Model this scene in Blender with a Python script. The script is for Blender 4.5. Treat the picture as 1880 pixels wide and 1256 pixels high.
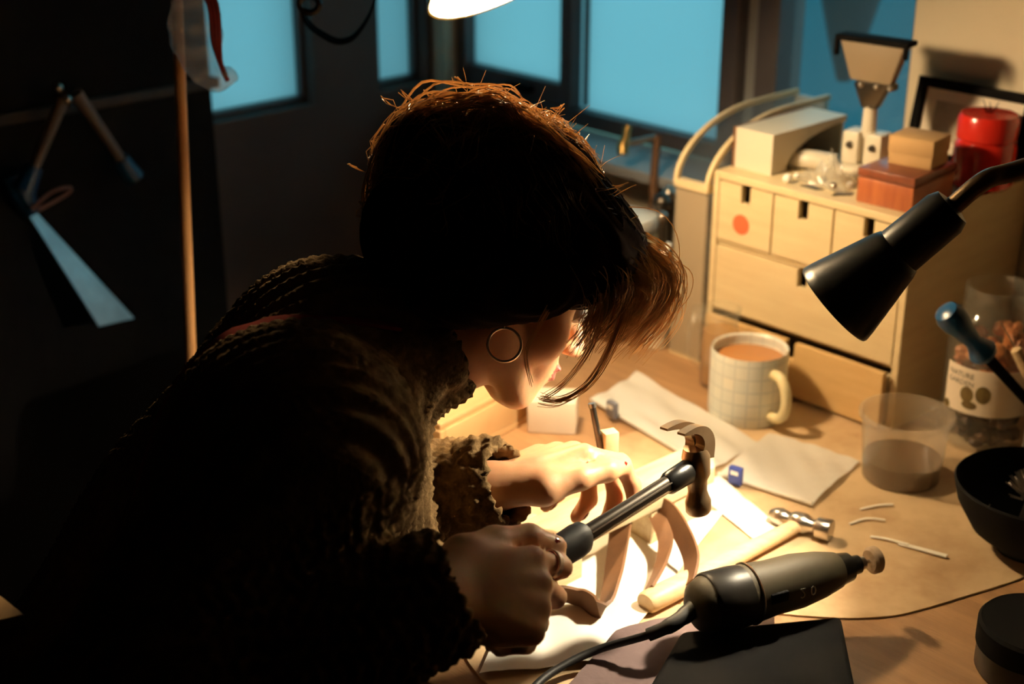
import bpy, bmesh, math, random
import numpy as np
from mathutils import Vector, Matrix
for o in list(bpy.data.objects): bpy.data.objects.remove(o)
random.seed(7); RNG = np.random.default_rng(7)
SC = bpy.context.scene; COL = SC.collection
R = math.radians
# ------------------------------------------------------------------ camera, sky, exposure
TZ = .75                       # height of the workbench top
FPX, PITCH, CAMH = 2700., R(22.5), .75
cd = bpy.data.cameras.new('camera'); cam = bpy.data.objects.new('camera', cd); COL.objects.link(cam)
cam.location = (0, 0, TZ + CAMH); cam.rotation_euler = (R(90) - PITCH, 0, 0)
cd.sensor_width = 36; cd.lens = 36 * FPX / 1880; cd.clip_start = .02
cd.dof.use_dof = True; cd.dof.focus_distance = 1.23; cd.dof.aperture_fstop = 4.4
SC.camera = cam
wd = bpy.data.worlds.new('dusk'); SC.world = wd; wd.use_nodes = True
nt = wd.node_tree; bg = nt.nodes['Background']
tc = nt.nodes.new('ShaderNodeTexCoord'); sx = nt.nodes.new('ShaderNodeSeparateXYZ'); rp = nt.nodes.new('ShaderNodeValToRGB')
nt.links.new(tc.outputs['Generated'], sx.inputs[0]); nt.links.new(sx.outputs[2], rp.inputs[0]); nt.links.new(rp.outputs[0], bg.inputs[0])
# dusk: teal sky over dim ground
rp.color_ramp.elements[0].position = 0; rp.color_ramp.elements[0].color = (.006, .085, .125, 1)
rp.color_ramp.elements[1].position = .05; rp.color_ramp.elements[1].color = (.30, .93, 1.12, 1)
bg.inputs[1].default_value = 1.25
vs = SC.view_settings
vs.view_transform = 'Standard'; vs.look = 'None'; vs.exposure = 0; vs.gamma = 1; vs.use_curve_mapping = False
LAMP_POWER, TASK_POWER = 620., 2700.   # radiance of the glowing bulbs: clamp lamp, gooseneck lamp
# ------------------------------------------------------------------ frames
SP, CP = math.sin(PITCH), math.cos(PITCH)
def P(px, py, d):              # a point of the photograph at depth d
    u, v = (px - 940) / FPX, (py - 628) / FPX
    return Vector((u * d, d * (CP - v * SP), TZ + CAMH - d * (SP + v * CP)))
def T(px, py, z=0.):           # ... at height z over the bench top
    v = (py - 628) / FPX
    return P(px, py, (CAMH - z) / (SP + v * CP))
RZ = R(-46.9); UX = Vector((math.cos(RZ), math.sin(RZ), 0)); UY = Vector((-UX.y, UX.x, 0)); OO = Vector((.44, 1.536, TZ))
def B(x, y, z=0.):             # bench frame: x along the window wall, y towards it, z over the bench top
    return OO + UX * x + UY * y + Vector((0, 0, z))
def V(x, y, z): return Vector((x, y, z + TZ))
# ------------------------------------------------------------------ materials
def mat(name, col, rough=.55, metal=0., col2=None, scale=6., stretch=(1, 1, 1), bump=0., bscale=40., sss=0., trans=0., spec=.5, sheen=0., contrast=(.35, .65), ior=1.45, emis=None, coat=0.):
    m = bpy.data.materials.new(name); m.use_nodes = True; t = m.node_tree; b = t.nodes['Principled BSDF']; L = t.links.new
    b.inputs['Base Color'].default_value = (*col, 1); b.inputs['Roughness'].default_value = rough; b.inputs['Metallic'].default_value = metal
    b.inputs['Specular IOR Level'].default_value = spec; b.inputs['IOR'].default_value = ior
    b.inputs['Transmission Weight'].default_value = trans; b.inputs['Sheen Weight'].default_value = sheen; b.inputs['Coat Weight'].default_value = coat
    if sss:
        b.inputs['Subsurface Weight'].default_value = sss; b.inputs['Subsurface Radius'].default_value = (1, .3, .12); b.inputs['Subsurface Scale'].default_value = .008
    if emis: b.inputs['Emission Color'].default_value = (*emis[0], 1); b.inputs['Emission Strength'].default_value = emis[1]
    if col2 or bump:
        tc = t.nodes.new('ShaderNodeTexCoord'); mp = t.nodes.new('ShaderNodeMapping'); mp.inputs['Scale'].default_value = stretch
        L(tc.outputs['Object'], mp.inputs[0])
    if col2:
        n = t.nodes.new('ShaderNodeTexNoise'); n.inputs['Scale'].default_value = scale; n.inputs['Detail'].default_value = 6; n.inputs['Roughness'].default_value = .6
        r = t.nodes.new('ShaderNodeValToRGB'); r.color_ramp.elements[0].color = (*col, 1); r.color_ramp.elements[1].color = (*col2, 1)
        r.color_ramp.elements[0].position, r.color_ramp.elements[1].position = contrast
        L(mp.outputs[0], n.inputs[0]); L(n.outputs[0], r.inputs[0]); L(r.outputs[0], b.inputs['Base Color'])
    if bump:
        n2 = t.nodes.new('ShaderNodeTexNoise'); n2.inputs['Scale'].default_value = bscale; n2.inputs['Detail'].default_value = 5
        bp = t.nodes.new('ShaderNodeBump'); bp.inputs['Strength'].default_value = bump; bp.inputs['Distance'].default_value = .004
        L(mp.outputs[0], n2.inputs[0]); L(n2.outputs[0], bp.inputs['Height']); L(bp.outputs[0], b.inputs['Normal'])
    return m
def film(name, col, opaque, rough=.3, translucent=.5):   # thin plastic: part see-through, part translucent, part gloss
    m = bpy.data.materials.new(name); m.use_nodes = True; t = m.node_tree; t.nodes.clear(); L = t.links.new
    o = t.nodes.new('ShaderNodeOutputMaterial'); tr = t.nodes.new('ShaderNodeBsdfTransparent'); df = t.nodes.new('ShaderNodeBsdfDiffuse'); tl = t.nodes.new('ShaderNodeBsdfTranslucent'); gl = t.nodes.new('ShaderNodeBsdfGlossy')
    for s in (df, tl): s.inputs[0].default_value = (*col, 1)
    gl.inputs['Roughness'].default_value = rough
    a = t.nodes.new('ShaderNodeMixShader'); b = t.nodes.new('ShaderNodeMixShader'); c = t.nodes.new('ShaderNodeMixShader'); lw = t.nodes.new('ShaderNodeLayerWeight'); p3 = t.nodes.new('ShaderNodeMath'); p3.operation = 'POWER'; p3.inputs[1].default_value = 3.; fr = t.nodes.new('ShaderNodeMath'); fr.operation = 'MULTIPLY_ADD'; fr.inputs[1].default_value = .45; fr.inputs[2].default_value = .03; L(lw.outputs['Facing'], p3.inputs[0]); L(p3.outputs[0], fr.inputs[0])
    a.inputs[0].default_value = translucent; b.inputs[0].default_value = opaque
    L(df.outputs[0], a.inputs[1]); L(tl.outputs[0], a.inputs[2]); L(tr.outputs[0], b.inputs[1]); L(a.outputs[0], b.inputs[2])
    L(fr.outputs[0], c.inputs[0]); L(b.outputs[0], c.inputs[1]); L(gl.outputs[0], c.inputs[2]); L(c.outputs[0], o.inputs[0])
    return m
K = {}
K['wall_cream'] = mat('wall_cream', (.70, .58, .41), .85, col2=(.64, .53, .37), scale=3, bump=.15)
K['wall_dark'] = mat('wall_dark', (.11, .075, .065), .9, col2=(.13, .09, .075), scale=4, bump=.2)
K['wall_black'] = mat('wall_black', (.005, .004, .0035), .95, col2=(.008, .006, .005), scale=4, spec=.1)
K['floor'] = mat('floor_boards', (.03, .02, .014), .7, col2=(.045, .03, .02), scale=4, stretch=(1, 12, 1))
K['frame_paint'] = mat('frame_paint', (.14, .115, .115), .5, col2=(.11, .09, .09), scale=8)
K['sill'] = mat('sill_paint', (.42, .42, .42), .4, col2=(.36, .36, .37), scale=6)
K['frosted'] = film('frosted_pane', (.93, .95, .95), .94, .35, .97)
K['clear'] = film('clear_pane', (.9, .95, .95), .05, .05, .5)
K['bench'] = mat('bench_wood', (.42, .235, .11), .5, col2=(.31, .165, .075), scale=5, stretch=(2, 14, 2), bump=.1)
K['mat'] = mat('tan_hide', (.62, .44, .25), .6, col2=(.36, .21, .10), scale=9, bump=.25, bscale=25, contrast=(.42, .75))
K['paper'] = mat('white_paper', (.86, .82, .73), .8, col2=(.78, .70, .56), scale=10, contrast=(.5, .8))
K['mauve'] = mat('mauve_cloth', (.15, .10, .095), .9, col2=(.15, .10, .10), scale=12, bump=.3, bscale=60)
K['birch'] = mat('birch_ply', (.66, .53, .31), .5, col2=(.60, .46, .26), scale=5, stretch=(2, 2, 14))
K['birch_low'] = mat('orange_birch', (.68, .45, .20), .5, col2=(.60, .38, .16), scale=5, stretch=(2, 2, 14))
K['ply_edge'] = mat('ply_edge', (.58, .46, .28), .6, col2=(.42, .32, .18), scale=30, stretch=(1, 1, 12))
K['slot'] = mat('hole_shade', (.05, .025, .012), .9)
K['reddot'] = mat('red_sticker', (.75, .13, .05), .6)
K['redwood'] = mat('red_wood', (.42, .13, .045), .35, col2=(.30, .08, .03), scale=7, stretch=(16, 2, 2))
K['redwood_top'] = mat('red_wood_dark', (.20, .055, .025), .3, col2=(.14, .04, .02), scale=7, stretch=(16, 2, 2))
K['kraft'] = mat('kraft_card', (.46, .28, .12), .8, col2=(.42, .25, .105), scale=20)
K['redjar'] = mat('red_glaze', (.55, .022, .012), .22, coat=.4)
K['black_gloss'] = mat('black_gloss', (.005, .0045, .004), .32, spec=.35)
K['black_matte'] = mat('black_matte', (.005, .0045, .0045), .8, spec=.04)
K['black_rubber'] = mat('black_rubber', (.012, .011, .010), .55)
K['white_paint'] = mat('white_enamel', (.68, .62, .50), .35, col2=(.60, .54, .42), scale=15)
K['cream_plastic'] = mat('cream_plastic', (.62, .56, .44), .4)
K['steel'] = mat('steel', (.55, .50, .44), .28, 1., col2=(.42, .37, .32), scale=30)
K['dark_steel'] = mat('dark_steel', (.10, .085, .07), .3, .9)
K['brass'] = mat('brass', (.62, .40, .14), .3, 1.)
K['warm_lit_steel'] = mat('worn_warm_lit_steel', (.42, .29, .17), .33, .85, col2=(.30, .19, .10), scale=25)  # tan tint paints a warm reflection onto the mottled steel
K['ash'] = mat('ash_handle', (.72, .52, .29), .45, col2=(.62, .42, .22), scale=6, stretch=(3, 30, 30))
K['pine'] = mat('pine_block', (.68, .55, .34), .6, col2=(.56, .42, .24), scale=6, stretch=(24, 3, 24), bump=.15)
K['pine_dark'] = mat('honey_pine', (.58, .36, .16), .55, col2=(.50, .29, .12), scale=5, stretch=(14, 2, 2))
K['pole'] = mat('pole_wood', (.50, .27, .11), .5, col2=(.40, .20, .08), scale=6, stretch=(20, 20, 1))
K['leather'] = mat('shadowed_leather', (.19, .085, .033), .6, col2=(.12, .052, .021), scale=14, bump=.2)  # leather darkened for the shadow of hammer and hand on the strips
K['stoneware'] = mat('stoneware', (.70, .68, .58), .3)
K['tea'] = mat('milky_tea', (.42, .18, .06), .15)
K['handle_glaze'] = mat('cream_glaze', (.72, .62, .36), .3)
K['cup'] = film('cup_plastic', (.82, .70, .54), .21, .2, .5)
K['brown_liquid'] = mat('brown_liquid', (.06, .024, .009), .12)
K['glass'] = film('jar_glass', (.75, .8, .7), .06, .05, .5)
K['tea_glass'] = film('amber_drink', (.72, .40, .14), .6, .1, .5)
K['label'] = mat('label_paper', (.72, .62, .48), .7)
K['ink'] = mat('label_ink', (.09, .075, .05), .7)
K['olive'] = mat('olive_print', (.16, .11, .03), .6, col2=(.10, .06, .02), scale=60)
K['apricot'] = mat('dried_fruit', (.55, .20, .06), .5, col2=(.35, .11, .03), scale=40)
K['nutty'] = mat('dark_nuts', (.12, .055, .022), .5, col2=(.08, .035, .015), scale=60)
K['blue'] = mat('blue_plastic', (.005, .045, .12), .3)
K['blue_tab'] = mat('blue_tab', (.035, .055, .26), .4)
K['grey_tab'] = mat('grey_tab', (.16, .16, .19), .5)
K['white'] = mat('white_plastic', (.8, .78, .72), .4)
K['grey'] = mat('grey_metal', (.13, .12, .11), .5)
K['bag'] = film('zip_bag_film', (.92, .90, .84), .72, .25, .25)
K['bag_thin'] = film('thin_bag_film', (.75, .72, .66), .30, .2, .5)
K['drill'] = mat('drill_shell', (.050, .040, .024), .55, col2=(.040, .032, .020), scale=15, spec=.2)
K['drill_dark'] = mat('drill_dark', (.012, .010, .008), .4, spec=.2)
K['head_grey'] = mat('grey_tan_head', (.24, .18, .115), .4)  # darker grey-tan than the white enamel parts
K['print_pale'] = mat('pale_print', (.42, .40, .36), .6)
K['felt'] = mat('felt_wheel', (.36, .26, .17), .9, bump=.4, bscale=90)
K['skin'] = mat('skin', (.72, .39, .21), .48, col2=(.63, .32, .165), scale=25, sss=.25, bump=.06, bscale=120)
K['lip'] = mat('lip', (.42, .12, .09), .4)
K['nail'] = mat('red_nail', (.20, .012, .010), .15, coat=.5)
K['hair'] = mat('dark_brown_hair', (.014, .006, .0035), .9, spec=.02)
K['comb'] = mat('brown_combed_hair', (.075, .032, .013), .5, spec=.4)
K['strand'] = mat('lamplit_hair_strand', (.44, .27, .135), .42, spec=.6)  # far lighter than the hair mass: lamp glow painted into the strands
K['knit'] = mat('brown_knit', (.20, .125, .055), .95, col2=(.10, .058, .024), scale=70, bump=.5, bscale=160, spec=.1)
K['vest'] = mat('dark_red_trim', (.20, .022, .012), .9, spec=.1)
K['denim'] = mat('dark_denim', (.015, .017, .025), .85)
K['eye'] = mat('eye_white', (.36, .30, .25), .4)
K['silver'] = mat('silver', (.90, .78, .70), .28, .75)
K['shade_out'] = mat('shade_olive_gold', (.16, .10, .02), .35, .5)
K['shade_in'] = mat('shade_white', (.85, .83, .78), .6)
K['bulb'] = mat('bulb_glow', (1, .8, .5), .5, emis=((1, .74, .42), LAMP_POWER))
K['bulb_task'] = mat('task_bulb_glow', (1, .85, .6), .5, emis=((1, .85, .60), TASK_POWER))
K['planter'] = mat('dark_planter', (.004, .010, .014), .8)
K['print'] = mat('faded_print', (.55, .47, .34), .7, col2=(.30, .24, .16), scale=14)
K['redstring'] = mat('red_cord', (.16, .012, .012), .8)
K['purple'] = mat('violet_cloth', (.05, .035, .16), .9)
def mug_material():
    m = mat('mug_glaze', (.74, .72, .62), .3); t = m.node_tree; b = t.nodes['Principled BSDF']; L = t.links.new
    tc = t.nodes.new('ShaderNodeTexCoord'); s = t.nodes.new('ShaderNodeSeparateXYZ'); a = t.nodes.new('ShaderNodeMath'); a.operation = 'ARCTAN2'
    c = t.nodes.new('ShaderNodeCombineXYZ'); k = t.nodes.new('ShaderNodeMath'); k.operation = 'MULTIPLY'; k.inputs[1].default_value = .046
    br = t.nodes.new('ShaderNodeTexBrick'); br.offset = 0
    for i, v in dict(Color1=(.74, .73, .64, 1), Color2=(.64, .67, .62, 1), Mortar=(.55, .58, .54, 1)).items(): br.inputs[i].default_value = v
    br.inputs['Scale'].default_value = 1; br.inputs['Mortar Size'].default_value = .0012; br.inputs['Brick Width'].default_value = .016; br.inputs['Row Height'].default_value = .016; br.inputs['Mortar Smooth'].default_value = .3
    L(tc.outputs['Object'], s.inputs[0]); L(s.outputs[1], a.inputs[0]); L(s.outputs[0], a.inputs[1]); L(a.outputs[0], k.inputs[0])
    L(k.outputs[0], c.inputs[0]); L(s.outputs[2], c.inputs[1]); L(c.outputs[0], br.inputs[0]); L(br.outputs[0], b.inputs['Base Color'])
    return m
K['mug'] = mug_material()
def backlit(m, col, f):        # fine fibres let light through
    t = m.node_tree; b = t.nodes['Principled BSDF']; o = t.nodes['Material Output']; tl = t.nodes.new('ShaderNodeBsdfTranslucent'); tl.inputs[0].default_value = (*col, 1); x = t.nodes.new('ShaderNodeMixShader'); x.inputs[0].default_value = f
    t.links.new(b.outputs[0], x.inputs[1]); t.links.new(tl.outputs[0], x.inputs[2]); t.links.new(x.outputs[0], o.inputs[0])
backlit(K['strand'], (.74, .49, .26), .5)
# ------------------------------------------------------------------ mesh kit
def basis(x, z):               # rotation whose X is along x and Z as near z as possible
    x = Vector(x).normalized(); y = Vector(z).cross(x).normalized(); z = x.cross(y)
    return Matrix((x, y, z)).transposed()
def frame(o, x, z): return Matrix.Translation(Vector(o)) @ basis(x, z).to_4x4()
def axis_frame(a, b):          # Z runs from a to b
    z = (Vector(b) - Vector(a)).normalized(); h = Vector((0, 0, 1)) if abs(z.z) < .95 else Vector((1, 0, 0))
    x = h.cross(z).normalized(); y = z.cross(x); m = Matrix((x, y, z)).transposed().to_4x4(); m.translation = Vector(a); return m
def spline(pts, n=6):
    pts = [Vector(p) for p in pts]; out = []
    for i in range(len(pts) - 1):
        p0, p1, p2, p3 = pts[max(i - 1, 0)], pts[i], pts[i + 1], pts[min(i + 2, len(pts) - 1)]
        for k in range(n):
            t = k / n
            out.append(.5 * (2 * p1 + (p2 - p0) * t + (2 * p0 - 5 * p1 + 4 * p2 - p3) * t * t + (3 * p1 - p0 - 3 * p2 + p3) * t ** 3))
    return out + [pts[-1]]
class MB:
    def __init__(s): s.v, s.f = [], []
    def add(s, vs, fs, M=None):
        n = len(s.v); s.v += [tuple((M @ Vector(v)) if M else Vector(v)) for v in vs]; s.f += [tuple(i + n for i in f) for f in fs]; return s
    def box(s, x0, x1, y0, y1, z0, z1, M=None):
        return s.add([(x, y, z) for z in (z0, z1) for y in (y0, y1) for x in (x0, x1)], [(0, 2, 3, 1), (4, 5, 7, 6), (0, 1, 5, 4), (2, 6, 7, 3), (0, 4, 6, 2), (1, 3, 7, 5)], M)
    def lathe(s, prof, n=32, M=None, sy=1.):
        vs, fs, rows = [], [], []
        for r, z in prof:
            if r < 1e-6: rows.append([len(vs)]); vs.append((0, 0, z))
            else:
                rows.append(list(range(len(vs), len(vs) + n))); vs += [(r * math.cos(2 * math.pi * k / n), sy * r * math.sin(2 * math.pi * k / n), z) for k in range(n)]
        for a, b in zip(rows, rows[1:]):
            for k in range(n):
                j = (k + 1) % n
                if len(a) == 1 and len(b) == 1: break
                if len(a) == 1: fs.append((a[0], b[j], b[k]))
                elif len(b) == 1: fs.append((a[k], a[j], b[0]))
                else: fs.append((a[k], a[j], b[j], b[k]))
        return s.add(vs, fs, M)
    def tube(s, path, rad, n=8, M=None, caps=True):
        path = [Vector(p) for p in path]; m = len(path); vs, fs = [], []
        rad = rad if hasattr(rad, '__len__') else [rad] * m
        up = None
        for i, p in enumerate(path):
            t = (path[min(i + 1, m - 1)] - path[max(i - 1, 0)]).normalized()
            if up is None: up = (Vector((0, 0, 1)) if abs(t.z) < .9 else Vector((1, 0, 0)))
            x = up.cross(t).normalized(); y = t.cross(x); up = y
            vs += [tuple(p + (x * math.cos(2 * math.pi * k / n) + y * math.sin(2 * math.pi * k / n)) * rad[i]) for k in range(n)]
        for i in range(m - 1):
            for k in range(n):
                j = (k + 1) % n; fs.append((i * n + k, i * n + j, i * n + n + j, i * n + n + k))
        if caps: fs += [tuple(reversed(range(n))), tuple(range((m - 1) * n, m * n))]
        return s.add(vs, fs, M)
    def ball(s, c, r, n=16, M=None):
        r = r if hasattr(r, '__len__') else (r, r, r); m = n // 2
        pr = [(math.sin(math.pi * k / m) if 0 < k < m else 0, -math.cos(math.pi * k / m)) for k in range(m + 1)]
        L = Matrix.Translation(Vector(c)) @ Matrix.Diagonal((*r, 1)); return s.lathe(pr, n, (M @ L) if M else L)
    def prism(s, poly, z0, z1, M=None):
        n = len(poly)
        return s.add([(x, y, z0) for x, y in poly] + [(x, y, z1) for x, y in poly], [tuple(reversed(range(n))), tuple(range(n, 2 * n))] + [(k, (k + 1) % n, n + (k + 1) % n, n + k) for k in range(n)], M)
    def ribbon(s, path, w, th, side):    # a flat strip along a path
        path = [Vector(p) for p in path]; m = len(path); vs, fs = [], []
        for i, p in enumerate(path):
            t = (path[min(i + 1, m - 1)] - path[max(i - 1, 0)]).normalized(); sd = side(i / (m - 1)) if callable(side) else Vector(side)
            sd = (sd - t * sd.dot(t)).normalized(); n = t.cross(sd)
            vs += [tuple(p + sd * a * w / 2 + n * b * th / 2) for a, b in ((-1, -1), (1, -1), (1, 1), (-1, 1))]
        for i in range(m - 1):
            for k in range(4): j = (k + 1) % 4; fs.append((i * 4 + k, i * 4 + j, i * 4 + 4 + j, i * 4 + 4 + k))
        fs += [(3, 2, 1, 0), tuple(range(m * 4 - 4, m * 4))]
        return s.add(vs, fs)
def mesh_object(name, mb, m, parent=None, bevel=0., smooth=True, base=None, seg=2):
    me = bpy.data.meshes.new(name); v = mb.v
    if base is not None: v = [tuple(Vector(p) - base) for p in v]
    me.from_pydata(v, [], mb.f); bm = bmesh.new(); bm.from_mesh(me)
    bmesh.ops.recalc_face_normals(bm, faces=bm.faces)
    if bevel:
        es = [e for e in bm.edges if len(e.link_faces) == 2 and e.calc_face_angle() > R(35)]
        bmesh.ops.bevel(bm, geom=es, offset=bevel, segments=seg, affect='EDGES', profile=.5, clamp_overlap=True)
    bm.to_mesh(me); bm.free(); me.materials.append(m)
    if smooth:
        me.polygons.foreach_set('use_smooth', [True] * len(me.polygons)); me.set_sharp_from_angle(angle=R(38))
    o = bpy.data.objects.new(name, me); COL.objects.link(o)
    if parent is not None: o.parent = parent
    if base is not None and parent is None: o.location = base
    return o
def tag(o, label=None, cat=None, group=None, kind=None):
    for k, v in dict(label=label, category=cat, group=group, kind=kind).items():
        if v: o[k] = v
    return o
def thing(name, label, cat, loc, rz=0., group=None, kind=None):
    o = bpy.data.objects.new(name, None); COL.objects.link(o); o.location = loc; o.rotation_euler = (0, 0, rz); o.empty_display_size = .05
    return tag(o, label, cat, group, kind)
def part(name, mb, m, root, bevel=0., smooth=True, label=None, world=False, seg=2):
    # world=True: the mesh was laid out in world coordinates, the root is unrotated
    o = mesh_object(name, mb, m, root, bevel, smooth, seg=seg)
    if world: o.matrix_parent_inverse = Matrix.Translation(root.location).inverted()
    return tag(o, label)
def solo(name, mb, m, label, cat, base, bevel=0., smooth=True, group=None, rz=None):
    o = mesh_object(name, mb, m, None, bevel, smooth, base=base if rz is None else None)
    if rz is not None: o.location = base; o.rotation_euler = (0, 0, rz)
    return tag(o, label, cat, group)
def structure(name, mb, m, loc=None, rz=None, bevel=0.):
    o = mesh_object(name, mb, m, None, bevel, False); o.location = loc or (0, 0, 0)
    if rz is not None: o.rotation_euler = (0, 0, rz)
    o['kind'] = 'structure'; return o
def text_mesh(s, size):
    c = bpy.data.curves.new('lettering', 'FONT'); c.body = s; c.size = size; c.extrude = .0002; c.resolution_u = 2; c.align_x = 'CENTER'
    o = bpy.data.objects.new('lettering', c); COL.objects.link(o); dg = bpy.context.evaluated_depsgraph_get()
    me = bpy.data.meshes.new_from_object(o.evaluated_get(dg)); bpy.data.objects.remove(o)
    mb = MB(); mb.v = [tuple(v.co) for v in me.vertices]; mb.f = [tuple(p.vertices) for p in me.polygons]; bpy.data.meshes.remove(me); return mb
def bent_text(s, size, fn):
    mb = text_mesh(s, size); mb.v = [tuple(fn(*v)) for v in mb.v]; return mb
# ------------------------------------------------------------------ signed distance fields: one smooth skin over many forms
class Field:
    def __init__(s, lo, hi, h):
        s.h = h; s.lo = np.array(lo, np.float32); s.n = np.ceil((np.array(hi) - lo) / h).astype(int) + 1; s.a = np.full(s.n, .05, np.float32)
    def region(s, lo, hi):
        i0 = np.maximum(np.floor((np.array(lo) - s.lo) / s.h).astype(int), 0); i1 = np.minimum(np.ceil((np.array(hi) - s.lo) / s.h).astype(int) + 1, s.n)
        if (i1 <= i0).any(): return None, None
        ax = [(s.lo[k] + s.h * np.arange(i0[k], i1[k])).astype(np.float32) for k in range(3)]
        return tuple(slice(a, b) for a, b in zip(i0, i1)), np.meshgrid(*ax, indexing='ij', sparse=True)
    def blend(s, sl, d, k, cut=False):
        a = s.a[sl]
        if cut:
            hh = np.clip(.5 - .5 * (a + d) / k, 0, 1); s.a[sl] = a * (1 - hh) - d * hh + k * hh * (1 - hh)
        else:
            hh = np.clip(.5 + .5 * (a - d) / k, 0, 1); s.a[sl] = a * (1 - hh) + d * hh - k * hh * (1 - hh)
    def cone(s, a, b, ra, rb, k=.01, cut=False):
        a, b = np.array(a, np.float32), np.array(b, np.float32); m = max(ra, rb) + .05
        sl, g = s.region(np.minimum(a, b) - m, np.maximum(a, b) + m)
        if sl is None: return s
        ab = b - a; q = [g[i] - a[i] for i in range(3)]; t = np.clip((q[0] * ab[0] + q[1] * ab[1] + q[2] * ab[2]) / max(float(ab @ ab), 1e-9), 0, 1)
        d = np.sqrt((q[0] - t * ab[0]) ** 2 + (q[1] - t * ab[1]) ** 2 + (q[2] - t * ab[2]) ** 2) - (ra + (rb - ra) * t)
        s.blend(sl, d.astype(np.float32), k, cut); return s
    def ell(s, c, r, rot=None, k=.01, cut=False):
        c = np.array(c, np.float32); r = np.array(r, np.float32); m = float(r.max()) + .05
        sl, g = s.region(c - m, c + m)
        if sl is None: return s
        q = [g[i] - c[i] for i in range(3)]
        if rot is not None: q = [q[0] * rot[0][i] + q[1] * rot[1][i] + q[2] * rot[2][i] for i in range(3)]
        k0 = np.sqrt((q[0] / r[0]) ** 2 + (q[1] / r[1]) ** 2 + (q[2] / r[2]) ** 2); k1 = np.sqrt((q[0] / r[0] ** 2) ** 2 + (q[1] / r[1] ** 2) ** 2 + (q[2] / r[2] ** 2) ** 2)
        s.blend(sl, (k0 * (k0 - 1) / np.maximum(k1, 1e-6)).astype(np.float32), k, cut); return s
    def mesh(s):                # surface nets
        a = s.a; a[0] = a[-1] = .05; a[:, 0] = a[:, -1] = .05; a[:, :, 0] = a[:, :, -1] = .05
        sg = a < 0; c = np.zeros(np.array(a.shape) - 1, np.uint8); N = a.shape
        cs = [(i, j, k) for i in (0, 1) for j in (0, 1) for k in (0, 1)]
        for i, j, k in cs: c += sg[i:N[0] - 1 + i, j:N[1] - 1 + j, k:N[2] - 1 + k]
        I = np.argwhere((c > 0) & (c < 8)); idx = np.full(c.shape, -1, np.int32); idx[I[:, 0], I[:, 1], I[:, 2]] = np.arange(len(I))
        val = {q: a[I[:, 0] + q[0], I[:, 1] + q[1], I[:, 2] + q[2]] for q in cs}; pos = np.zeros((len(I), 3)); cnt = np.zeros(len(I))
        for q in cs:
            for ax in range(3):
                if q[ax]: continue
                w = list(q); w[ax] = 1; w = tuple(w); u, v = val[q], val[w]; m = (u < 0) != (v < 0); t = np.where(m, u / np.where(m, u - v, 1), 0)
                p = np.tile(np.array(q, float), (len(I), 1)); p[:, ax] = t; pos[m] += p[m]; cnt[m] += 1
        pos = (pos / cnt[:, None] + I) * s.h + s.lo; faces = []
        for ax in range(3):
            b, d = [k for k in range(3) if k != ax]
            lo = [slice(None)] * 3; hi = [slice(None)] * 3; lo[ax] = slice(0, -1); hi[ax] = slice(1, None)
            E = np.argwhere(sg[tuple(lo)] != sg[tuple(hi)])
            E = E[(E[:, b] > 0) & (E[:, d] > 0) & (E[:, b] < N[b] - 1) & (E[:, d] < N[d] - 1)]
            q = []
            for db, dd in ((-1, -1), (0, -1), (0, 0), (-1, 0)):
                X = E.copy(); X[:, b] += db; X[:, d] += dd; q.append(idx[X[:, 0], X[:, 1], X[:, 2]])
            q = np.stack(q, 1); ins = sg[E[:, 0], E[:, 1], E[:, 2]]; flip = ins if ax != 1 else ~ins
            q[~flip] = q[~flip][:, ::-1]; faces.append(q)
        return pos, np.concatenate(faces)
def vertex_normals(v, f):
    n = np.zeros_like(v); fn = np.cross(v[f[:, 2]] - v[f[:, 0]], v[f[:, 3]] - v[f[:, 1]])
    for k in range(4): np.add.at(n, f[:, k], fn)
    return n / np.maximum(np.linalg.norm(n, axis=1), 1e-12)[:, None]
def array_object(name, v, f, m, parent=None):
    me = bpy.data.meshes.new(name); me.from_pydata(v.tolist(), [], f.tolist()); me.materials.append(m)
    me.polygons.foreach_set('use_smooth', [True] * len(me.polygons))
    o = bpy.data.objects.new(name, me); COL.objects.link(o)
    if parent: o.parent = parent; o.matrix_parent_inverse = Matrix.Translation(parent.location).inverted()
    return o
# ================================================================== THE ROOM
X0, X1, Y0, Y1, Z0, Z1 = -1.125, 2.0, -2.6, .26, -TZ, 1.75
def room(name, boxes, m, bevel=0.):
    mb = MB()
    for b in boxes: mb.box(*b)
    return structure(name, mb, m, OO, RZ, bevel)
room('floor', [(X0 - .15, X1 + .15, Y0 - .15, Y1 + .15, Z0 - .1, Z0)], K['floor'])
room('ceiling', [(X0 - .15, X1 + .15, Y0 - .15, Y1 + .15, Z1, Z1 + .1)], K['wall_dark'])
room('wall_window', [(X0, X1, Y1, Y1 + .14, Z0, .150), (X0, X1, Y1, Y1 + .14, .95, Z1), (X0, -1.09, Y1, Y1 + .14, .150, .95), (-.186, X1, Y1, Y1 + .14, .150, .95)], K['wall_cream'])
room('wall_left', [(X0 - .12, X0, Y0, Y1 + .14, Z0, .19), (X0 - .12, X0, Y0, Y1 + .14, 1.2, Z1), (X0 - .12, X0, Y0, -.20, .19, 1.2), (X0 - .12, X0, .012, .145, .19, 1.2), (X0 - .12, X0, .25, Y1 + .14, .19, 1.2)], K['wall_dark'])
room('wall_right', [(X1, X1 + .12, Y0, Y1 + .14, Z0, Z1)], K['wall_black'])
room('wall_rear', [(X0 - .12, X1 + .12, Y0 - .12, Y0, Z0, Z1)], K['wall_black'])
room('trim_1', [(-1.10, -.365, .165, .285, .150, .166)], K['sill'], .003)
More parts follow.
